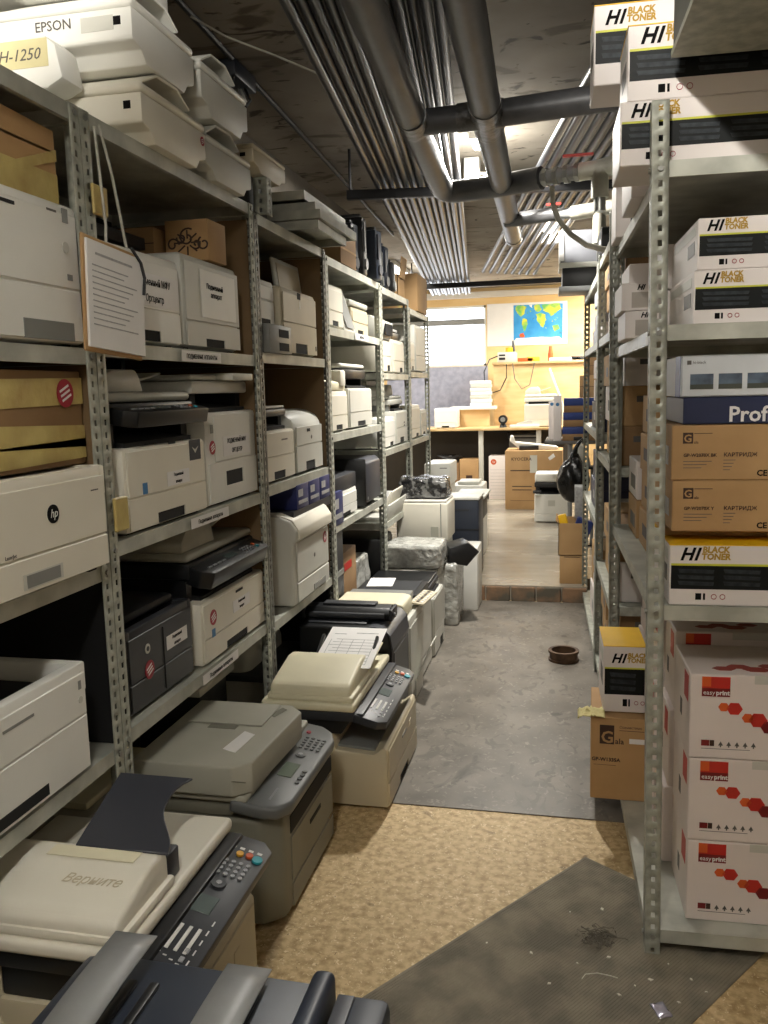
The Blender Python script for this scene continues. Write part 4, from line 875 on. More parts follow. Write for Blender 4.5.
t = thing('laser_printer', 'navy-black printer with a pale top, standing on the far floor by the step', 'printer', (-.80, 6.28, .111), 0)
G().box(-.10, .13, -.16, .16, 0, .58, .01).obj('body', NAVY, t); G().box(-.105, .135, -.165, .165, .581, .60, .004).obj('top_cover', WHITE, t); G().box(-.06, .06, -.162, -.16, .50, .515).obj('handle_recess_plate', CHAR, t); G().box(-.10, .13, -.163, -.16, .36, .366).obj('cover_seam', BLACK, t)
t = thing('copier', 'white copier with rounded side panel and dark flank, behind the navy printer', 'multifunction printer', (-.79, 6.98, .111), 0)
G().box(-.18, .07, -.2, .3, 0, .46, .03, 3).obj('body', WHITE, t); G().box(-.12, .075, -.16, .26, .30, .50, .04, 3).obj('dark_flank', BLACK, t); G().box(-.16, .10, -.2, .28, .50, .53, .012, 3).obj('scanner_lid', WHITE, t)
t = thing('laser_printer', 'pale printer on a raised base at the back left, below the far workbench', 'printer', (-1.02, 7.1, .111), 0)
G().box(-.16, .02, -.2, .2, 0, .60, .01).obj('base', LGREY, t); G().box(-.18, .035, -.22, .2, .601, .78, .01).obj('body', WHITE, t); G().box(-.05, .01, -.2215, -.2205, .74, .746).obj('printed_mark', GREYINK, t)
t = thing('laser_printer', 'low white printer behind the rounded copier, beside the hp carton', 'printer', (-.93, 7.95, .111), 0)
G().box(-.17, .12, -.2, .2, 0, .50, .012).obj('body', WHITE, t); G().box(-.12, .08, -.14, .14, .501, .53, .008).obj('output_tray', LGREY, t); G().box(-.13, .09, -.2025, -.2, .02, .12, .002, 1).obj('paper_tray', WHITE, t)
t = thing('paper_stack', 'low pile of white paper on the far floor behind the wrapped cartridge', 'paper', (-.98, 6.40, .111), .1)
G().box(-.06, .06, -.18, .14, 0, .62, .004).obj('sheets', WHITE, t)

# ------------------------------------------------------------------ pipes under the ceiling
def pipe(label, pts, r, m=PIPE, n=20, name='steel_pipe', cat='pipe', group=None, welds=()):
    t = thing(name, label, cat, (0, 0, 0), 0, group)
    G().tube(pts, r, n).obj('pipe_run', m, t)
    for (p, q) in welds: G().tube([p, q], r*1.07, n).obj('weld_joint', PIPEW, t)
    return t
pipe('thick grey pipe along the aisle with a bend at its far end', [(-.45, -1.7, 2.5), (-.535, 2.2, 2.5), (-.60, 3.3, 2.5), (-.655, 4.35, 2.5), (-.655, 4.43, 2.497), (-.635, 4.475, 2.49), (-.58, 4.49, 2.49), (-.35, 4.43, 2.49), (-.16, 4.34, 2.49)], .055, welds=(((-.595, 3.25, 2.5), (-.603, 3.4, 2.5)),))
pipe('thickest grey pipe along the aisle, open flanged end hanging mid-room', [(-.18, -1.7, 2.5), (-.285, 2.3, 2.5), (-.33, 3.5, 2.5), (-.405, 6.0, 2.5)], .056, welds=(((-.318, 3.2, 2.5), (-.33, 3.5, 2.5)), ((-.404, 5.95, 2.5), (-.406, 6.02, 2.5))))
pipe('thick grey cross pipe running from the bent pipe to the right wall', [(-.59, 3.36, 2.5), (-.33, 3.34, 2.5), (.05, 3.28, 2.5), (1.3, 3.1, 2.5)], .048, welds=(((-.43, 3.345, 2.5), (-.26, 3.33, 2.5)),))
pipe('short dark cross pipe below the strut, beyond the open pipe end', [(-.40, 5.25, 2.47), (-.10, 5.13, 2.47)], .04)
PV = PVC
t = thing('valve_assembly', 'pale pipe fittings with red lever valve above the right racks', 'valve', (0, 0, 0))
G().tube([(-.16, 4.34, 2.49), (.02, 4.28, 2.49)], .034, 14).obj('valve_body', SILVER, t)
for x in (-.15, -.10, -.05, 0.0): G().tube([(x, 4.34-.33*(x+.16), 2.49), (x+.02, 4.333-.33*(x+.16), 2.49)], .044, 8).obj('hex_nut', ZINC, t)
G().box(-.06, .08, 4.20, 4.23, 2.545, 2.555, .003, 1, Matrix.Identity(4)).obj('red_lever', RED, t)
G().tube([(.02, 4.28, 2.49), (.09, 4.26, 2.49), (.35, 4.2, 2.52), (1.3, 3.9, 2.55)], .042, 14).obj('plastic_pipe', PV, t)
G().tube([(.11, 4.25, 2.49), (.11, 4.25, 2.36)], .04, 14).obj('tee_branch', PV, t); G().tube([(.11, 4.25, 2.36), (.11, 4.25, 2.30)], .028, 12).obj('threaded_end', ZINC, t)
t = thing('valve_assembly', 'second pipe tee with red valve handle behind the first fittings', 'valve', (0, 0, 0))
G().tube([(-.10, 5.13, 2.47), (-.02, 5.10, 2.46)], .03, 12).obj('valve_body', SILVER, t)
G().tube([(-.02, 5.10, 2.46), (.40, 4.95, 2.47), (1.3, 4.8, 2.5)], .04, 12).obj('plastic_pipe', PV, t); G().tube([(.13, 5.05, 2.46), (.13, 5.05, 2.28)], .036, 12).obj('tee_branch', PV, t); G().tube([(.13, 5.05, 2.28), (.13, 5.05, 2.12)], .012, 8).obj('threaded_end', ZINC, t)
G().box(-.16, -.08, 5.06, 5.08, 2.505, 2.515).obj('red_lever', RED, t)
pipe('pale hose drooping from the valve towards the right rack', [(-.11, 4.30, 2.44), (-.105, 4.30, 2.36), (-.08, 4.27, 2.28), (-.02, 4.22, 2.20), (.05, 4.17, 2.14), (.12, 4.12, 2.11), (.24, 4.1, 2.09)], .013, PVC, 10, 'hose', 'hose')
pipe('thin white hose hanging behind the second right post', [(.13, 5.05, 2.12), (.135, 5.04, 2.0), (.17, 5.0, 1.9), (.24, 4.98, 1.84)], .012, PVC, 10, 'hose', 'hose')
n = 12
for i in range(n):
    q = i/(n-1)
    a = Vector((-.56-.27*(1-q)-.0, 1.0, 2.69)); 
    xa = -.83+.45*q; xb = -1.53+.45*q
    r = .0195
    dz = (0, .012, .004, .018, .0, .01)[i % 6]
    dx = (xb-xa)/6.6
    pipe(['outermost left', 'second', 'third', 'fourth', 'fifth', 'sixth', 'seventh', 'eighth', 'ninth', 'tenth', 'eleventh', 'innermost right'][i]+' black conduit of the bundle under the ceiling, counted from the left', [(xa-dx*4.0, -1.65, 2.645+dz), (xa, 2.5, 2.645+dz), (xb, 9.0, 2.645+dz), (xb+dx*1.6, 10.6, 2.645+dz)], r, CONDUIT, 12, 'conduit', 'conduit', 'black conduits under the ceiling')
for i in range(8):
    q = i/7
    pipe(['leftmost', 'second', 'third', 'fourth', 'fifth', 'sixth', 'seventh', 'rightmost'][i]+' black conduit of the right-hand bundle, counted from the left', [(.10+.42*q, 3.3, 2.68), (-.03+.35*q, 4.0, 2.68), (-.92+.50*q, 9.0+.4*q, 2.68)], .019, CONDUIT, 12, 'conduit', 'conduit', 'black conduits of the right bundle')
t = thing('pipe_hanger', 'black steel strut and rod carrying the conduits under the ceiling, near one', 'pipe hanger', (-1.27, 4.885, 0), .15)
G().box(0, 2.1, -.025, .025, 2.575, 2.624, .003).obj('strut', IRON, t)
for x in (.02, 2.05): G().cyl((x, 0, 2.62), (x, 0, 2.85), .008, 8).obj('hanger_rod', IRON, t)
t = thing('pipe_hanger', 'black steel strut under the far ends of the conduits', 'pipe hanger', (-1.75, 9.35, 0), 0)
G().box(0, 2.3, -.03, .03, 2.57, 2.622, .003).obj('strut', IRON, t)
for x in (.02, 2.25): G().cyl((x, 0, 2.62), (x, 0, 2.85), .008, 8).obj('hanger_rod', IRON, t)
pipe('dark cable run along the ceiling beside the left wall', [(-1.30, 1.0, 2.835), (-1.33, 2.9, 2.835), (-1.40, 4.4, 2.835), (-1.55, 7.5, 2.835)], .012, IRON, 8, 'ceiling_cable', 'cable')
pipe('thin pale wire drooping from the dark ceiling cable to the conduits', [(-1.33, 3.0, 2.82), (-1.22, 3.05, 2.76), (-1.08, 3.15, 2.72), (-.95, 3.3, 2.69), (-.86, 3.4, 2.665)], .004, PVC, 6, 'loose_wire', 'wire')
t = thing('cable_clump', 'tangle of cables in a dark junction on the ceiling edge, above the stacked copiers', 'cables', (-1.42, 3.55, 2.74))
G().box(-.10, .08, -.12, .12, .03, .10, .01).obj('junction_box', NAVY, t)
for k in range(6): G().tube([(-.06+.025*k, -.1, .04), (-.07+.03*k, -.14-.02*(k % 3), -.03-.02*(k % 2)), (-.04+.03*k, -.10, -.09), (.0+.02*k, -.02, -.04), (.02*k-.05, .05, .04)], .006, 6).obj('cable_loop', (PVC, LGREY, IRON)[k % 3], t)
t = thing('junction_box', 'small white ceiling junction box with a conduit stub between the conduits', 'junction box', (-.60, 5.3, 2.79))
G().box(-.045, .045, -.06, .06, -.08, .055, .006).obj('box_body', WHITE, t); G().cyl((.0, -.02, -.03), (.16, -.05, -.05), .01, 8).obj('conduit_stub', PVC, t)
t = thing('flue_hood', 'galvanised sheet-metal hood hanging from the ceiling at the top right', 'metal hood', (.212, 2.135, 2.227), math.radians(1.97))
G().box(0, .9, -1.2, 0, 0, .62).obj('hood', mat('hood_metal', (96, 98, 92), .6, metal=.1, rgb2=(80, 82, 76), scale=4), t)
G().box(-.004, .904, -1.204, .004, -.002, .012).obj('hood_edge', GALV, t)
# ------------------------------------------------------------------ racks on the right
AR = math.radians(1.97)
UR = Vector((math.cos(AR), math.sin(AR), 0)); VR = Vector((-math.sin(AR), math.cos(AR), 0)); OR = Vector((.195, 2.158, 0))
def RP(u, v, z=0): p = OR+UR*u+VR*v; return (p.x, p.y, z)
# a rack with its end towards the viewer: local x = across, local y = along the aisle
def rrack(label, v0, v1, D, H, shelves, **k): return rack(label, RP(0, v0), AR, D, v1-v0, H, shelves, **k)
rrack('right steel rack nearest the viewer, full of toner cartons', 0, 1.30, .62, 2.144, (.075, .951, 1.637, 2.011), ms=GALV2, bolts=2, lean=-.011)
rrack('second steel rack on the right, behind the near one', 1.34, 2.32, .60, 2.13, (.10, .60, 1.17, 1.72, 2.10))
rrack('third steel rack on the right, reaching the far step', 2.36, 3.82, .60, 2.10, (.08, .78, 1.25, 1.72, 2.07))
for z in (2.011, 1.637, .951, .075):
    pass

def carton(label, u, v, z, w, d, h, m, group=None, rot=0, name='carton'):
    """box whose near face looks at the viewer; (u,v) = its near-left bottom corner"""
    p = RP(u, v); t = thing(name, label, 'box', (p[0], p[1], z), AR+rot, group)
    G().box(0, w, 0, d, 0, h, .0025, 1).obj('carton_body', m, t)
    return t
def P_(t, name, m, x0, x1, z0, z1, k=1): return G().box(x0, x1, -.0007*k, 0, z0, z1).obj(name, m, t)
def S_(t, name, m, y0, y1, z0, z1, k=1): return G().box(-.0007*k, 0, y0, y1, z0, z1).obj(name, m, t)
def hiblack(label, u, v, z, w, d, h, carts=None, yellow=True, group='black and white toner cartons', rot=0, s=None, side=True, www=False):
    t = carton(label, u, v, z, w, d, h, WCARD, group, rot)
    s = s or h/.15
    if yellow: G().box(-.0008, w+.0008, -.0008, d, h-.001, h+.0012).obj('lid_print', YEL, t)
    zb0, zb1 = h*.27, h*.66
    b = P_(t, 'black_band', BAND, .004, w-.003, zb0, zb1)
    P_(t, 'lime_stripe', LIME, .004, w-.003, zb1, zb1+.005*s)
    n = carts or max(1, int(w/(.09*s)))
    pw = (w-.03)/n
    g = G()
    for i in range(n):
        x = .02+i*pw
        for k in range(3): g.prism([(x+.004, zb0+(zb1-zb0)*(.18+.26*k)), (x+pw*.78, zb0+(zb1-zb0)*(.15+.26*k)), (x+pw*.80, zb0+(zb1-zb0)*(.30+.26*k)), (x, zb0+(zb1-zb0)*(.34+.26*k))], -.0014, -.0007, 'y')
    g.obj('cartridge_picture', BANDC, t)
    zt = zb1+(h-zb1)*.28
    text('HI', .043*s, INK, t, (.024*s, -.0010, zt), bold=.035, shear=.35, sx=.95, space=1.12)
    text('BLACK', .021*s, GOLD, t, (.076*s, -.0010, zt+.0185*s), bold=.045, shear=.1, sx=.95)
    text('TONER', .021*s, GOLD, t, (.074*s, -.0010, zt+.0015*s), bold=.045, shear=.1, sx=.95)
    g = G(); g.box(.062*s, .076*s, -.0009, 0, zb0*.35, zb0*.75); g.box(.08*s, .085*s, -.0009, 0, zb0*.35, zb0*.75); g.obj('small_print', INK, t)
    g = G()
    for k in (0, 1): g.tube([(x_, -.0008, zb0*.55+zz) for x_, zz in [((.105+.02*k)*s+.006*s*math.cos(a*PI/6), .006*s*math.sin(a*PI/6)) for a in range(13)]], .0009, 4)
    g.obj('round_symbols', STICK, t)
    if www:
        text('www.hi-black.com', .016, INK, t, (w*.62, -.001, h*.88), shear=.25, bold=.01); text('\u0421\u043e\u0432\u043c\u0435\u0441\u0442\u0438\u043c\u044b\u0439 \u043a\u0430\u0440\u0442\u0440\u0438\u0434\u0436', .011, GREYINK, t, (w*.55, -.001, h*.78))
    if side:
        S_(t, 'side_print', GREYINK, .04, min(d-.03, .14), h*.35, h*.62)
        S_(t, 'side_label', LGREY, .03, d-.03, h*.72, h*.9)
    return t
# on top
hiblack('long toner carton lettered HI-BLACK directly on the near right rack\'s top shelf', -.092, .04, 2.012, .60, .22, .145, 5, www=True, yellow=False)
hiblack('toner carton with a yellow lid under the metal hood, second layer up', -.076, .045, 2.158, .58, .21, .168, 4)
hiblack('upper back toner carton with yellow lid, leftmost against the ceiling on the rack top', -.135, .40, 2.314, .34, .20, .205, 3, s=1.15)
t = hiblack('lower back toner carton hanging over the near right rack\'s top edge', -.03, .40, 2.012, .40, .3, .300, 3, side=False, yellow=False)
t = carton('white carton with a square stamp behind the long toner carton, rack top', -.02, 1.05, 2.012, .3, .2, .20, WCARD); P_(t, 'stamp_print', GREYINK, .05, .09, .05, .1)
# third shelf z=1.637
hiblack('upper toner carton of the pair on the near right rack\'s upper shelf', .092, .05, 1.765, .42, .40, .120, 3, s=.8, yellow=False)
hiblack('lower toner carton of the pair on the near right rack\'s upper shelf', .085, .045, 1.638, .43, .40, .126, 3, s=.8, yellow=False)
for k in range(2): carton(['lower', 'upper'][k]+' plain white carton behind the toner pair on the upper shelf', .075, .47, 1.638+k*.13, .18, .28, .125, WCARD)
t = carton('brown cardboard carton behind the toner cartons on the near right rack\'s upper shelf', .10, .80, 1.638, .3, .3, .30, CARD2)
for k in range(3):
    t = carton(['lowest', 'middle', 'topmost'][k]+' pale toner carton beside the second right post, upper shelf of the near right rack', (-.035, -.045, -.02)[k]+.012, .60+(.0, .02, .06)[k], 1.638+k*.085, .28, .26, (.082, .083, .06)[k], WCARD, 'pale toner cartons at the back of the upper shelf')
    if k < 2: text('HI', .022, INK, t, (.045, -.001, .062), bold=.035, shear=.35); P_(t, 'printed_panel', mat('pale_print', (178, 170, 160), .5), .03, .26, .008, .055)
# second shelf z=.951
hiblack('yellow-topped toner carton at the front of the near right rack\'s middle shelf', .040, .012, .952, .46, .40, .152, 4)
def gala(label, u, v, z, w, d, h, code, full=False, group='brown cartridge cartons'):
    t = carton(label, u, v, z, w, d, h, CARD, group)
    s = h/.13 if not full else 1
    if not full:
        q = P_(t, 'logo_square', BROWNINK, .026, .050, h-.045, h-.018); text('G', .026, CARD, q, (.028, -.0011, h-.041), bold=.02)
        text('ala', .010, BROWNINK, t, (.052, -.001, h-.045)); P_(t, 'printed_line', BROWNINK, .052, .095, h-.021, h-.0195)
        text(code, .0115, BROWNINK, t, (.028, -.001, h*.43), bold=.02); text('\u041a\u0410\u0420\u0422\u0420\u0418\u0414\u0416', .0135, BROWNINK, t, (.122, -.001, h*.43), bold=.012)
        g = G()
        for k in range(3): g.box(.028, .095-.012*k, -.0008, 0, h*.34-k*.008, h*.34-k*.008+.0015)
        for k in range(4): g.box(.122, .15-.004*k, -.0008, 0, h*.36-k*.008, h*.36-k*.008+.0015)
        g.obj('small_print', GREYINK, t)
        text('CE', .02, INK, t, (.2, -.001, h*.08), bold=.03)
        S_(t, 'side_label', PAPERG, .05, .13, h*.25, h*.6)
    else:
        q = P_(t, 'logo_square', BROWNINK, .03, .078, h*.68, h*.91); text('G', .058, CARD, q, (.034, -.0011, h*.70), bold=.02)
        text('ala', .028, BROWNINK, t, (.081, -.001, h*.69), bold=.01); P_(t, 'price_label', PAPER, .128, .178, h*.70, h*.76)
        P_(t, 'printed_line', BROWNINK, .095, .18, h*.85, h*.855); text('\u0421\u043e\u0432\u043c\u0435\u0441\u0442\u0438\u043c\u043e', .012, BROWNINK, t, (.095, -.001, h*.88))
        text(code, .018, BROWNINK, t, (.004, -.001, h*.47), bold=.03); P_(t, 'printed_line', BROWNINK, .01, .085, h*.42, h*.424)
    return t
gala('lower brown cartridge carton with a G logo on the near right rack\'s middle shelf', .048, .05, 1.131, .42, .36, .128, 'GP-W2070X Y')
gala('upper brown cartridge carton with a G logo on the near right rack\'s middle shelf', .044, .05, 1.260, .42, .36, .136, 'GP-W2070X BK')
t = carton('flattened brown carton between the yellow-topped carton and the G-logo cartons', .042, .13, 1.107, .42, .36, .022, CARD)
t = carton('dark blue carton lettered ProfiLine above the brown cartons', .070, .055, 1.398, .42, .30, .065, DBLUE)
text('ProfiLine', .052, PAPER, t, (.105, -.001, .006), bold=.02); text('hi', .012, GREYINK, t, (.2, -.001, .045))
t = carton('white carton with three landscape pictures, topmost on the middle shelf', .064, .055, 1.465, .42, .30, .100, mat('cool_white_carton', (206, 210, 214), .5))
P_(t, 'logo_mark', GREYINK, .012, .022, .078, .088); text('hi-black', .010, GREYINK, t, (.025, -.001, .08))
for k in range(3):
    q = P_(t, 'landscape_picture', mat('picture_sky', (96, 112, 130), .5, rgb2=(60, 70, 84), scale=20), .020+k*.066, .074+k*.066, .018, .055); P_(t, 'picture_land', mat('picture_land', (70, 74, 66), .5), .020+k*.066, .074+k*.066, .018, .030, 2)
S_(t, 'side_stripe', BLUEC, .02, .10, .0, .1)
for k in range(4):
    t = carton(['lowest', 'second', 'third', 'topmost'][k]+' narrow brown carton in the column behind the near post, middle shelf', (.064+.006*(k % 2)), .62, .952+k*.128, .24, .30, .124, CARD, 'narrow brown cartons behind the near post')
    S_(t, 'side_print', BROWNINK, .05, .2, .04, .08)
for k in range(2):
    t = carton(['lower', 'upper', 'topmost'][k]+' cream-and-brown carton farther back on the middle shelf of the near right rack', .058, .96, .952+k*.14, .24, .28, .136, (CARD, WCARD, CARD)[k], 'cartons at the back of the middle shelf')
    S_(t, 'side_print', GREYINK, .05, .2, .03, .08)
# bottom shelf z=.075 : easyprint
EP = mat('easyprint_carton', (226, 214, 208), .5, var=.02)
def hexa(cx, cz, r): return [(cx+r*math.cos(a*PI/3), cz+r*.9*math.sin(a*PI/3)) for a in range(6)]
def easy(label, u, v, z, w, d, h, front_=True, group='white easyprint cartons', rot=0):
    t = carton(label, u, v, z, w, d, h, EP, group, rot)
    s = h/.225
    if front_:
        q = P_(t, 'logo_panel', RED, .028, .097, h-.058*s, h-.006*s); P_(t, 'logo_corner', ORNG, .028, .050, h-.032*s, h-.006*s, 2); P_(t, 'logo_foot', DRED, .028, .097, h-.058*s, h-.036*s, 2)
        text('easy', .017, PAPER, t, (.031, -.0018, h-.053*s)); text('print', .017, PAPER, t, (.0625, -.0018, h-.053*s), bold=.03)
        for (cx, cz, r, mm) in ((.083, .62, .014, ORNG), (.109, .605, .020, RED), (.142, .50, .015, ORNG), (.167, .48, .023, RED), (.193, .40, .020, DRED), (.24, .62, .02, RED)):
            G().prism(hexa(cx, cz*h, r), -.0008, 0, 'y').obj('hexagon_print', mm, t)
        P_(t, 'red_mark', DRED, .030, .050, h*.15, h*.22); P_(t, 'black_mark', BROWNINK, .051, .062, h*.15, h*.22)
        P_(t, 'printed_line', GREYINK, .03, .15, h*.115, h*.12)
        for k, ch in enumerate(('\u2602', '\u2672', '\u2668')): pass
        g = G()
        for k in range(5):
            cx = .078+k*.020; g.prism([(cx-.006, h*.16), (cx+.006, h*.16), (cx, h*.21)], -.0008, 0, 'y'); g.box(cx-.0015, cx+.0015, -.0008, 0, h*.14, h*.17)
        g.obj('care_symbols', GREYINK, t)
        P_(t, 'flap_tape', mat('flap_paper', (206, 202, 192), .45), .155, .25, h-.022, h)
    g = G(); g.prism([(.0+y, zz) for y, zz in ((.03, h*.62), (.09, h*.62), (.09, h*.93), (.03, h*.93))], -.0008, 0, 'x'); g.obj('side_logo', RED, t)
    S_(t, 'side_print', GREYINK, .12, .15, h*.3, h*.5)
    g = G()
    for (cx, cy, r) in ((.09, .05, .03), (.13, .07, .03), (.17, .05, .035), (.21, .08, .03)): g.prism([(cx+r*math.cos(a*PI/3), cy+r*.6*math.sin(a*PI/3)) for a in range(6)], h, h+.0008, 'z')
    g.obj('top_print', mat('top_hexagons', (160, 70, 60), .5), t)
    return t
for k in range(3): easy(['lowest easyprint carton of the front column on the near right rack\'s floor shelf', 'middle easyprint carton of the front column on the near right rack\'s floor shelf', 'topmost easyprint carton of the front column on the near right rack\'s floor shelf'][k], .110-.002*k, .06, .076+k*.2285, .44, .26, .226)
for k in range(3): easy(['lowest', 'middle', 'topmost'][k]+' easyprint carton of the second column, behind the front easyprint column', .085+.012*k, .34, .076+k*.24, .44, .20, .236)
for c in range(4):
    v = .56+c*.17
    for k in range(3):
        easy(['lowest', 'middle', 'topmost'][k]+' white easyprint carton of the '+['third', 'fourth', 'fifth', 'sixth'][c]+' column from the viewer, seen edge-on', (.075, .10, .095, .095)[c]+.008*k, v, .076+k*.245, .40, .16, .24, front_=False)
# brown + yellow cartons hanging out at the floor shelf
gala('brown cardboard carton with a large G logo jutting out of the near right rack', -.105, .72, .077, .185, .30, .295, 'GP-W1335A', full=True)
bpy.data.objects.get(t.name if False else [o.name for o in bpy.data.objects if o.get('label','').startswith('brown cardboard carton with a large G')][0]).rotation_euler.z = AR-.055
t = hiblack('white toner carton with yellow lid standing on the jutting G-logo carton', -.062, .76, .377, .14, .24, .235, 1, s=1.05)
t = thing('rag', 'crumpled pale yellow rag draped beside the jutting cartons', 'rag', RP(-.125, .74, .372))
g = G()
def ragf(u, v):
    x = (u-.5)*.09; y = (v-.5)*.08
    return (x, y, .006+.010*abs(noise.noise(Vector((u*5, v*5, 1))))+.012*abs(noise.noise(Vector((u*9, v*7, 4)))) - max(0, -x-.02)*.3)
g.grid(ragf, 16, 14); g.obj('cloth', mat('yellow_rag', (222, 210, 150), .9), t, solid=.002, ang=80); t.location.x += .022
# seconds and thirds racks
def small(label, u, v, z, w, d, h, m, mk=None, group='cartons in the rear right racks'):
    t = carton(label, u, v, z, w, d, h, m, group)
    S_(t, 'side_print', mk or GREYINK, d*.2, d*.5, h*.3, h*.6); P_(t, 'front_print', mk or GREYINK, w*.15, w*.5, h*.6, h*.75)
    return t
k = 0
for (z, hs) in ((.101, (.16, .15, .14)), (.601, (.17, .15)), (1.171, (.16, .16, .14)), (1.721, (.12, .10, .09))):
    zz = z
    for i, h in enumerate(hs):
        small(['lower', 'middle', 'upper'][i]+' carton on the '+{.101: 'floor', .601: 'second', 1.171: 'third', 1.721: 'fourth'}[z]+' shelf of the second right rack', .03+.01*i, 1.42, zz, .40, .36, h, (CARD, WCARD, CARD2)[(i+k) % 3]); zz += h+.001
        small(['lower', 'middle', 'upper'][i]+' carton farther in on the '+{.101: 'floor', .601: 'second', 1.171: 'third', 1.721: 'fourth'}[z]+' shelf of the second right rack', .04-.01*i, 1.82, zz-h-.001, .40, .34, h, (WCARD, CARD, CARD)[(i+k) % 3])
    k += 1
GCT = mat('grey_carton', (150, 152, 160), .55)
k = 0
for (z, hs, ms_) in ((.081, (.20, .18, .16), (WCARD, WCARD, CARD)), (.781, (.16, .16), (DBLUE, DBLUE)), (1.251, (.15, .13, .1), (DBLUE, BAND, WCARD)), (1.721, (.10, .09, .08), (WCARD, GCT, GCT)), (2.071, (.10, .12), (GCT, BAND))):
    zz = z
    for i, h in enumerate(hs):
        small(['lower', 'middle', 'upper'][i]+' carton on the '+{.081: 'floor', .781: 'second', 1.251: 'third', 1.721: 'fourth', 2.071: 'top'}[z]+' shelf of the third right rack', .03-.01*i, 2.46, zz, .42, .36, h, ms_[i], PAPERG)
        small(['lower', 'middle', 'upper'][i]+' carton farther in on the '+{.081: 'floor', .781: 'second', 1.251: 'third', 1.721: 'fourth', 2.071: 'top'}[z]+' shelf of the third right rack', .03+.01*i+(.12 if z > 2 else 0), 2.90, zz, .42, .42, h, ms_[(i+1) % len(ms_)], PAPERG)
        zz += h+.001
t = thing('projector_box', 'pale grey box with a dark open slot on top of the third right rack', 'box', (-.02, 5.60, 2.09))
t.location = (.10, 5.62, 2.071); t.rotation_euler = (0, 0, AR)
G().box(-.20, .2, -.15, .15, 0, .03, .004).obj('tray_base', SILVER, t); G().box(-.18, .2, -.14, .15, .03, .14, .004).obj('lower_unit', BLACK, t); G().box(-.20, .2, -.16, .15, .14, .17, .004).obj('middle_tray', LGREY, t); G().box(-.19, .2, -.15, .15, .17, .36, .006).obj('upper_box', GCT, t); G().box(-.20, -.17, -.16, .0, .18, .34, .004).obj('side_label', PAPER, t)

# ------------------------------------------------------------------ far workroom
t = thing('workbench', 'long pale workbench with white metal legs across the far wall', 'table', (0, 10.95, .11))
G().box(-2.6, -.05, -.35, .35, .86, .89, .003).obj('tabletop', PINE, t)
for x in (-2.5, -1.13, -.42): G().box(x-.03, x+.03, -.31, -.25, 0, .86, .004).obj('leg', LGREY, t)
G().box(-2.6, -.05, .3, .33, 0, .85).obj('back_board', mat('dark_bench_board', (66, 60, 52), .7), t)  # plain dark brown-grey board along the bench back
t = thing('plywood_counter', 'tall pale plywood counter behind the workbench', 'counter', (0, 11.34, .11))
G().box(-1.03, .95, 0, .03, 0, 1.68).obj('front_panel', WOOD, t); G().box(-1.05, .95, -.04, .45, 1.68, 1.71, .003).obj('counter_top', PINE, t); G().box(-1.03, -1.0, .03, .4, 0, 1.68).obj('side_panel', WOOD, t)
t = thing('plywood_riser', 'low plywood riser with a white shelf on the left of the workbench', 'shelf', (0, 11.05, 1.001))
G().box(-1.46, -1.06, 0, .02, 0, .22).obj('front_panel', WOOD, t); G().box(-1.56, -.98, -.06, .22, .22, .26, .003).obj('shelf_board', WHITE, t)
for k in range(7):
    o = G().box(-.13, .13, -.10, .10, 0, .045, .006).obj('paper_pile', (PAPER, WHITE, LGREY)[k % 3]); o.location = (-1.18+.01*(k % 2), 11.14, 1.262+k*.047); tag(o, ['bottom', 'second', 'third', 'fourth', 'fifth', 'sixth', 'top'][k]+' bundle of white paper in the pile on the riser, counted upwards', 'paper', 'bundles of paper on the riser')
t = laser('small white printer on the left end of the far workbench', (-1.58, 10.85, 1.001), .28, .34, .25, WHITE, rz=0, tray=.06, handle='bottom', top='flat')
# world map
t = thing('world_map', 'colourful world map poster on the far plywood wall', 'map', (-.815, 11.995, 2.11))
G().box(-.36, .72, -.003, 0, -.05, .52).obj('poster_sheet', PAPER, t)
SEA = mat('map_sea', (70, 160, 220), .4, rgb2=(50, 140, 205), scale=6)
G().box(0, .66, -.005, -.003, .02, .49).obj('map_sea', SEA, t)
LANDS = [([(.02, .46), (.06, .49), (.17, .47), (.15, .38), (.10, .33), (.05, .38)], BY), ([(.12, .31), (.17, .30), (.20, .24), (.15, .12), (.13, .18), (.11, .26)], mat('map_green', (120, 190, 90), .5)), ([(.30, .36), (.35, .38), (.42, .36), (.44, .28), (.40, .18), (.36, .2), (.32, .28)], BY), ([(.28, .48), (.34, .49), (.38, .42), (.33, .38), (.28, .42)], MATS['map_green']), ([(.38, .48), (.62, .49), (.64, .42), (.56, .36), (.50, .32), (.46, .38), (.40, .40)], mat('map_yellow', (206, 206, 70), .5)), ([(.52, .2), (.60, .22), (.62, .15), (.55, .12)], MATS['map_green']), ([(.25, .44), (.2, .49), (.25, .49)], PAPER), ([(.02, .02), (.64, .02), (.62, .05), (.04, .05)], PAPER), ([(.08, .10), (.14, .12), (.15, .06), (.09, .05)], ORNG)]
LANDM = mat('map_land', (206, 210, 70), .5, rgb2=(110, 186, 96), scale=9, lo=.42, hi=.58)
def coast(pts):
    out = []
    for a, b in zip(pts, pts[1:]+pts[:1]):
        for k in range(5):
            q = k/5; out.append((a[0]+(b[0]-a[0])*q+random.uniform(-.007, .007), a[1]+(b[1]-a[1])*q+random.uniform(-.007, .007)))
    return out
LANDS = [(coast(p), m_ if m_ in (PAPER, ORNG) else LANDM) for p, m_ in LANDS]
LANDS += [(coast([(x, z), (x+s*.7, z+s), (x+s*1.6, z+s*.3), (x+s, z-s*.6)]), LANDM) for x, z, s in ((.22, .40, .012), (.27, .30, .008), (.55, .27, .014), (.58, .30, .010), (.51, .26, .010), (.43, .17, .008), (.63, .10, .008), (.18, .38, .010))]
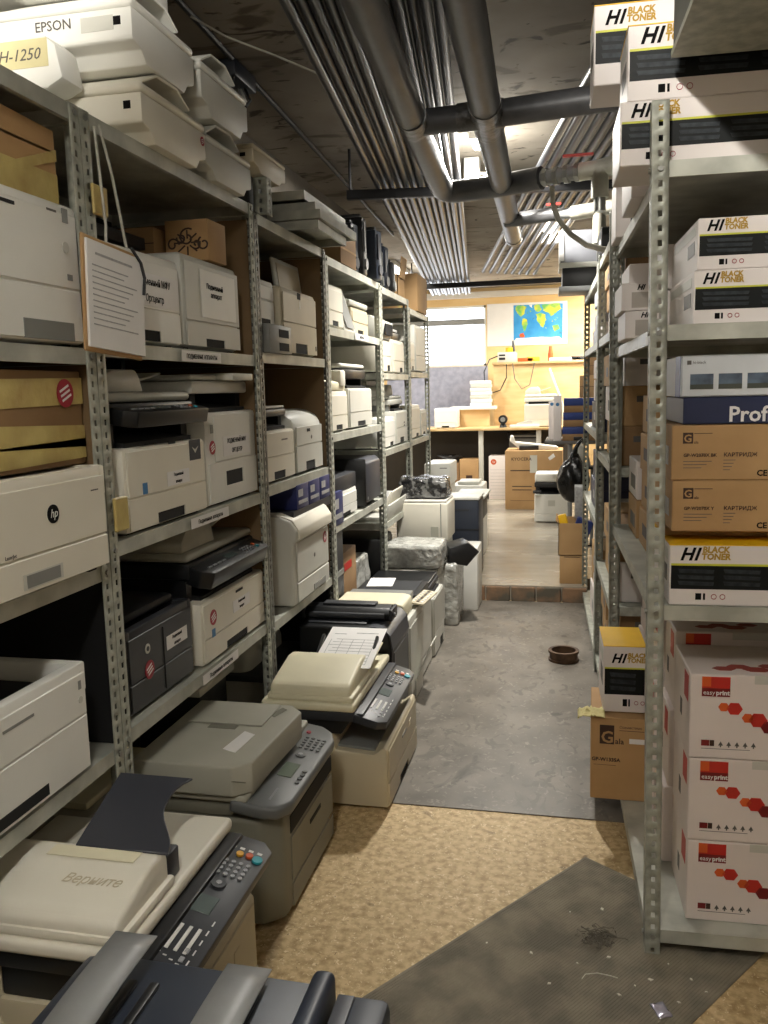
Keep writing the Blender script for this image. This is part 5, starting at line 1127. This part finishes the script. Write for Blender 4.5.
for pts, mm in LANDS: G().prism(pts, -.006, -.005, 'y').obj('map_land', mm, t)
# on the counter
t = thing('soldering_station', 'grey electronics unit with a yellow knob and black cable on the plywood counter', 'electronic device', (-.86, 11.5, 1.821), 0)
G().box(-.12, .12, -.15, .1, 0, .13, .01).obj('case', LGREY, t); G().box(-.10, -.02, -.152, -.15, .03, .06).box(-.10, -.02, -.152, -.15, .08, .1).obj('socket', DARK, t); G().cyl((.02, -.03, .13), (.02, -.03, .19), .05, 20).obj('yellow_roll', YEL, t); G().cyl((.08, 0, .13), (.07, .02, .28), .022, 12, .012).obj('black_handle', BLACK, t)
G().tube([(-.12, -.16, .08), (-.22, -.2, .04), (-.29, -.22, -.12), (-.28, -.22, -.3), (-.2, -.22, -.40), (-.08, -.22, -.36), (0.0, -.22, -.2), (.0, -.2, -.03)], .008, 8).obj('cable', BLACK, t)
o = G().tube([(0, 0, .0), (.03, -.02, -.2), (.12, -.02, -.33), (.22, -.02, -.28), (.28, 0, 0)], .006, 8).obj('loose_cable', GREYINK); o.location = (-.78, 11.28, 1.80); tag(o, 'thin dark cable looping down the front of the plywood counter', 'cable')
t = thing('bottle', 'small orange-capped bottle on the plywood counter', 'bottle', (-.32, 11.42, 1.821)); G().cyl((0, 0, 0), (0, 0, .10), .035, 16).obj('bottle_body', BO, t); G().cyl((0, 0, .10), (0, 0, .19), .03, 16, .02).obj('cap', ORNG, t)
t.location.x = -.30
for i, (x, c, w_, h_) in enumerate(((-.62, ORNG, .10, .05), (-.52, BY, .08, .06), (-.12, WHITE, .2, .04), (.10, CHAR, .14, .05))):
    o = G().box(-w_, w_, -.06, .06, 0, h_, .008).obj('small_case', c); o.location = (x, 11.42, 1.821); tag(o, ['orange small case beside the electronics unit on the counter', 'yellow small case left of the orange-capped bottle', 'flat white case right of the bottle on the counter', 'dark flat case near the right end of the counter'][i], 'case')
t = thing('open_notebook_stand', 'cardboard organiser with white papers at the right end of the plywood counter', 'organiser', (.20, 11.55, 1.821)); 
t.location.x = .34; G().box(-.13, .10, -.1, .1, 0, .22, .003).obj('carton_body', CARD, t); G().prism([(-.10, .22), (.05, .36), (.08, .34), (-.05, .22)], -.06, .06, 'y').obj('paper_sheets', PAPER, t)
# on the bench
t = mfp('white office copier on the right of the far workbench', (-.40, 10.93, 1.001), .40, .42, .28, CREAM, rz=0, neck=.03, scan=.05, lid=.04, mneck=LGREY, mscan=WHITE, tray=.08, adf=.09, handle=None)
G().box(-.13, .05, -.212, -.21, .10, .11).obj('printed_mark', GREYINK, t)
t = thing('bench_lamp_arm', 'white bench arm rising behind the copier on the workbench', 'lamp arm', (-.03, 11.0, 1.001)); G().tube([(-.05, 0, 0), (-.05, 0, .25), (-.10, 0, .4), (-.22, .02, .72)], .014, 10).obj('arm', WHITE, t); t.location = (-.09, 11.22, 1.001)
t = thing('webcam', 'small round black webcam on the workbench', 'webcam', (-.86, 10.72, 1.001)); G().cyl((0, 0, 0), (0, 0, .05), .05, 20, .03).obj('stand', BLACK, t); G().cyl((-.0, .05, .10), (0, -.05, .10), .055, 20).obj('camera_body', BLACK, t); G().cyl((0, -.05, .10), (0, -.055, .10), .03, 16).obj('lens', SILVER, t)
t = thing('paper_stack', 'loose white papers and a grey folder lying on the workbench', 'paper', (-.62, 10.75, 1.001), .1); G().box(-.16, .2, -.09, .09, 0, .03, .004).obj('sheets', PAPER, t); G().prism([(-.1, .03), (.12, .03), (.10, .09), (-.06, .05)], -.06, .06, 'y').obj('folder', LGREY, t)
# under the bench
for (x, y, w_, d_, h_, m_, lab) in ((-1.62, 10.85, .42, .4, .45, CARD2, 'brown cardboard box under the left part of the workbench'), (-1.28, 10.78, .24, .3, .50, CARD, 'lighter cardboard box beside the bench leg'), (-.62, 11.05, .36, .3, .74, MGREY, 'grey metal case under the middle of the workbench')):
    t = thing('storage_box', lab, 'box', (x, y, .111)); G().box(-w_/2, w_/2, -d_/2, d_/2, 0, h_, .004).obj('box_body', m_, t); G().box(-.04, .04, -d_/2-.001, -d_/2, h_*.5, h_*.6).obj('printed_label', BROWNINK, t)
t = thing('cable_heap', 'black heap of cables on the brown box under the workbench', 'cables', (-1.55, 10.80, .565)); g = G(); random.seed(3)
for k in range(9):
    a = random.random()*6; g.tube([(.16*math.cos(a+j*.7)*(.6+.05*k), .1*math.sin(a+j*.7), .03+.05*abs(math.sin(j+k))) for j in range(8)], .016, 6)
g.obj('cables', BLACK, t)
t = thing('black_printer', 'flat black printer on the grey metal case under the workbench', 'printer', (-.60, 11.02, .852)); G().box(-.22, .2, -.15, .13, 0, .07, .01).obj('body', BLACK, t); G().box(-.18, .16, -.152, -.15, .02, .04).obj('slot', MGREY, t)
t = thing('carton', 'white hp carton standing on end under the workbench', 'box', (-1.03, 10.60, .111)); G().box(0, .22, 0, .3, 0, .54, .003).obj('carton_body', WCARD, t)
g = G()
for k in range(9): g.box(.02, .20, -.0007, 0, .05+k*.04, .053+k*.04)
g.obj('printed_lines', PAPERG, t); q = G().cyl((.06, 0, .47), (.06, -.001, .47), .035, 24).obj('logo_ring', BO, t); text('hp', .04, PAPER, q, (.04, -.0015, .46), shear=.3)
t = thing('cardboard_box', 'big brown cardboard box with faint print on the far floor', 'box', (-.76, 9.72, .111)); G().box(0, .64, 0, .5, 0, .67, .004).obj('carton_body', CARD, t)
text('KYOCERA', .05, BROWNINK, t, (.07, -.001, .56), bold=.01); P_b = G().box(.06, .5, -.0008, 0, .44, .452).box(.08, .3, -.0008, 0, .26, .27).box(.08, .3, -.0008, 0, .22, .23).box(.06, .58, -.0008, 0, .1, .104).obj('printed_lines', BROWNINK, t)
G().box(.28, .36, -.001, 0, .42, .62).obj('packing_tape', LGREY, t); G().prism([(.5, .56), (.56, .6), (.54, .64), (.48, .59)], -.001, 0, 'y').obj('paper_label', PAPER, t)
t = thing('scrap_cover', 'white scrap printer cover lying on the big brown cardboard box', 'printer part', (-.50, 9.95, .782), .1); G().prism([(-.22, .10), (-.21, .16), (-.18, .16), (-.16, .09), (.1, .06), (.32, .03), (.32, .0), (-.1, .0)], -.12, .12, 'y', .006).obj('cover', WHITE, t); G().box(-.12, .1, -.135, -.121, .0, .05, .004).obj('roller', BLACK, t)
t = mfp('white multifunction printer with a black scanner on the far floor, before the big brown box', (-.20, 8.98, .111), .38, .38, .29, WHITE, rz=0, neck=.07, scan=.05, lid=.09, mneck=BLACK, mscan=BLACK, mlid=WHITE, tray=.08, handle=None)
G().box(-.05, .02, -.196, -.194, .17, .23).obj('vent_grille', LGREY, t); G().box(-.2, -.12, -.28, -.18, .31, .335, .004).obj('side_panel', BLACK, t)
# side table on the right with blue boxes
t = thing('side_table', 'small table with chrome legs at the right, carrying blue and brown boxes', 'table', (.14, 8.2, .111)); G().box(-.40, .4, -.3, .4, .86, .89, .003).obj('tabletop', GREYINK, t)
for (x, y) in ((-.17, -.25), (.3, -.25), (-.17, .35), (.3, .35)): G().cyl((x, y, 0), (x, y, .86), .022, 14).obj('leg', SILVER, t)
for k in range(3):
    t = thing('carton', ['lowest', 'middle', 'topmost'][k]+' blue and brown striped box of the stack on the side table', 'box', (.06+.005*k, 8.0, 1.002+k*.128), 0, 'blue and brown boxes on the side table'); G().box(-.16, .26, -.08, .3, 0, .06, .002).obj('carton_body', CARD2, t); G().box(-.16, .26, -.08, .3, .061, .126, .002).obj('box_lid', BLUEC, t)
for k in range(2):
    t = thing('carton', ['tall white box with a small blue round mark left of the blue stack', 'narrow white box leaning at the left edge of the side table'][k], 'box', ((-.145, -.20)[k], (8.02, 8.22)[k], 1.002)); G().box(-.035 if k == 0 else -.03, .035 if k == 0 else .03, -.08, .1, 0, .41-.06*k, .003).obj('carton_body', WCARD, t); G().cyl((0, -.08, .33), (0, -.0812, .33), .016, 16).obj('round_mark', SBLUE, t)
for (x, y, z, w_, h_, m_, lab) in ((.14, 8.3, 1.388, .14, .20, CARD, 'brown box above the blue stack at the right'), (.16, 8.3, 1.59, .12, .17, CARD2, 'upper brown box above the blue stack at the right')):
    t = thing('cardboard_box', lab, 'box', (x+.05, y-.12, z)); G().box(-w_, w_, -.1, .1, 0, h_, .003).obj('carton_body', m_, t); G().box(-w_, w_, -.101, -.1, h_*.48, h_*.5).obj('carton_seam', BROWNINK, t)
# clutter at the right by the step
t = thing('cardboard_box', 'lower brown cardboard box on the step beside the right rack', 'box', (-.09, 6.02, .111)); G().box(0, .17, 0, .34, 0, .20, .003).obj('carton_body', CARD, t); G().box(.03, .14, -.0008, 0, .19, .195).obj('carton_seam', BROWNINK, t)
t = thing('cardboard_box', 'upper open cardboard box with yellow and blue packets, on the step', 'box', (-.10, 6.02, .313)); g = G(); g.box(0, .18, 0, .005, 0, .23).box(0, .18, .335, .34, 0, .23).box(0, .005, 0, .34, 0, .23).box(.175, .18, 0, .34, 0, .23).box(0, .18, 0, .34, 0, .005); g.obj('carton_body', CARD, t); G().prism([(0, .23), (-.02, .25), (-.017, .252), (.003, .233)], 0, .34, 'y').obj('carton_flap', CARD, t)
o = G().box(-.03, .03, -.02, .02, 0, .24, .01, 2, Matrix.Rotation(-.25, 4, 'Y')).obj('yellow_packet', YEL); o.location = (-.02, 6.12, .36); tag(o, 'bright yellow packet sticking out of the open box on the step', 'packet')
o = G().box(-.06, .06, -.02, .05, 0, .22, .006, 1, Matrix.Rotation(.35, 4, 'Y')).obj('blue_packet', BLUEC); o.location = (.015, 6.18, .34); tag(o, 'blue packet sticking out of the open box on the step', 'packet')
t = thing('bin_bag', 'shiny black bin bag hanging at the right above the far floor', 'bag', (.0, 7.35, .52)); g = G(); bmesh.ops.create_icosphere(g.bm, subdivisions=4, radius=.14)
for v in g.bm.verts:
    n_ = noise.noise(v.co*14)+.5*noise.noise(v.co*30); zz = v.co.z
    k_ = 1-.45*max(0, zz/.14)
    v.co = Vector((v.co.x*k_*1.0, v.co.y*k_*.8, zz*1.5+.2))*(1+.09*n_)
g.obj('bag_body', mat('black_polythene', (16, 16, 17), .22, var=.05, bump=.6, bscale=25), t, ang=80); G().tube([(-.0, 0, .38), (.02, 0, .46), (.06, 0, .52), (.12, 0, .55)], [.03, .018, .014, .012], 10).obj('bag_neck', MATS['black_polythene'], t)
t = thing('spray_bottle', 'white spray bottle amid dark clutter at the right, above the bin bag', 'bottle', (.06, 7.95, 1.0-.11)); t.location = (.05, 7.55, .98); 
G().cyl((0, 0, -.18), (0, 0, 0), .035, 16).cyl((0, 0, 0), (0, 0, .05), .03, 16, .012).obj('bottle_body', WHITE, t); G().box(-.05, .02, -.012, .012, .05, .08, .004).obj('spray_head', BLACK, t)
t = thing('small_stool', 'dark shelf post with hooks behind the bin bag at the right', 'stand', (.16, 7.58, .111)); G().box(-.15, .03, -.08, .12, .67, .69, .003).obj('plate', BLACK, t); G().cyl((.0, 0, 0), (.0, 0, .67), .015, 12).obj('pole', SILVER, t); G().cyl((.0, 0, 0), (.0, 0, .015), .1, 20).obj('foot', BLACK, t); G().tube([(-.02, .0, .69), (-.04, .0, .78), (-.09, -.01, .80)], .01, 8).obj('hook', SILVER, t)
o = G().box(-.035, .03, -.06, .1, 0, .23, .004).obj('paper_bundle', PAPERG); o.location = (.13, 6.55, .36); 
tag(o, 'grey bundle of papers beside the open box at the right rack\'s far end', 'paper')
o.location = (.045, 6.30, .545)
# litter on the mat and floor
t = thing('dust_ball', 'grey ball of fluff lying on the rubber mat left of the near right post', 'fluff', (.075, 2.19, .008)); g = G(); random.seed(5)
for k in range(60):
    p0 = Vector((random.gauss(0, .02), random.gauss(0, .018), random.random()*.018)); pts = [p0]
    for j in range(5): pts.append(pts[-1]+Vector((random.gauss(0, .008), random.gauss(0, .008), random.gauss(0, .004))))
    for q in pts: q.z = max(.001, min(.035, q.z))
    g.tube(pts, .0012, 4, False)
g.obj('fluff', mat('grey_fluff', (122, 116, 104), .95), t, ang=80)
t = thing('foil_scrap', 'shiny crumpled foil scrap on the rubber mat at the bottom of the photo', 'litter', (.215, 1.94, .009), .4); G().grid(lambda u, v: ((u-.5)*.035, (v-.5)*.05, .004+.006*noise.noise(Vector((u*3, v*3, 2)))), 6, 6).obj('foil', mat('foil', (200, 196, 214), .2, metal=.6), t, solid=.0008)
random.seed(11)
CR = mat('litter_white', (226, 222, 206), .6)
lp = [(.04, 2.18), (.09, 2.33), (.30, 2.07), (.16, 2.02), (.12, 1.98), (.25, 2.12), (.02, 2.08), (.10, 2.12), (.20, 2.05), (-.10, 2.10), (.33, 2.03), (-.05, 1.99), (-.22, 2.12), (.0, 2.30), (.26, 1.98)]
for i, (x, y) in enumerate(lp):
    s_ = .0015+.0022*random.random(); g = G(); g.prism([(-s_*2, -s_), (s_, -s_*1.2), (s_*2, s_*.6), (-s_*.5, s_*1.3)], 0, .002, 'z'); o = g.obj('litter_scrap', CR); o.location = (x, y, .0078); o.rotation_euler = (0, 0, random.random()*3); tag(o, 'tiny pale scrap of litter on the rubber mat', 'litter', 'pale litter scraps on the rubber mat')
t = G().tube([(-.06, 0, .0095), (-.05, .02, .0095), (-.02, .03, .0095), (.01, .026, .0095), (.03, .02, .0095)], .0012, 6).obj('string_scrap', CR); t.location = (.09, 2.02, 0); tag(t, 'short curl of white string on the rubber mat', 'string')
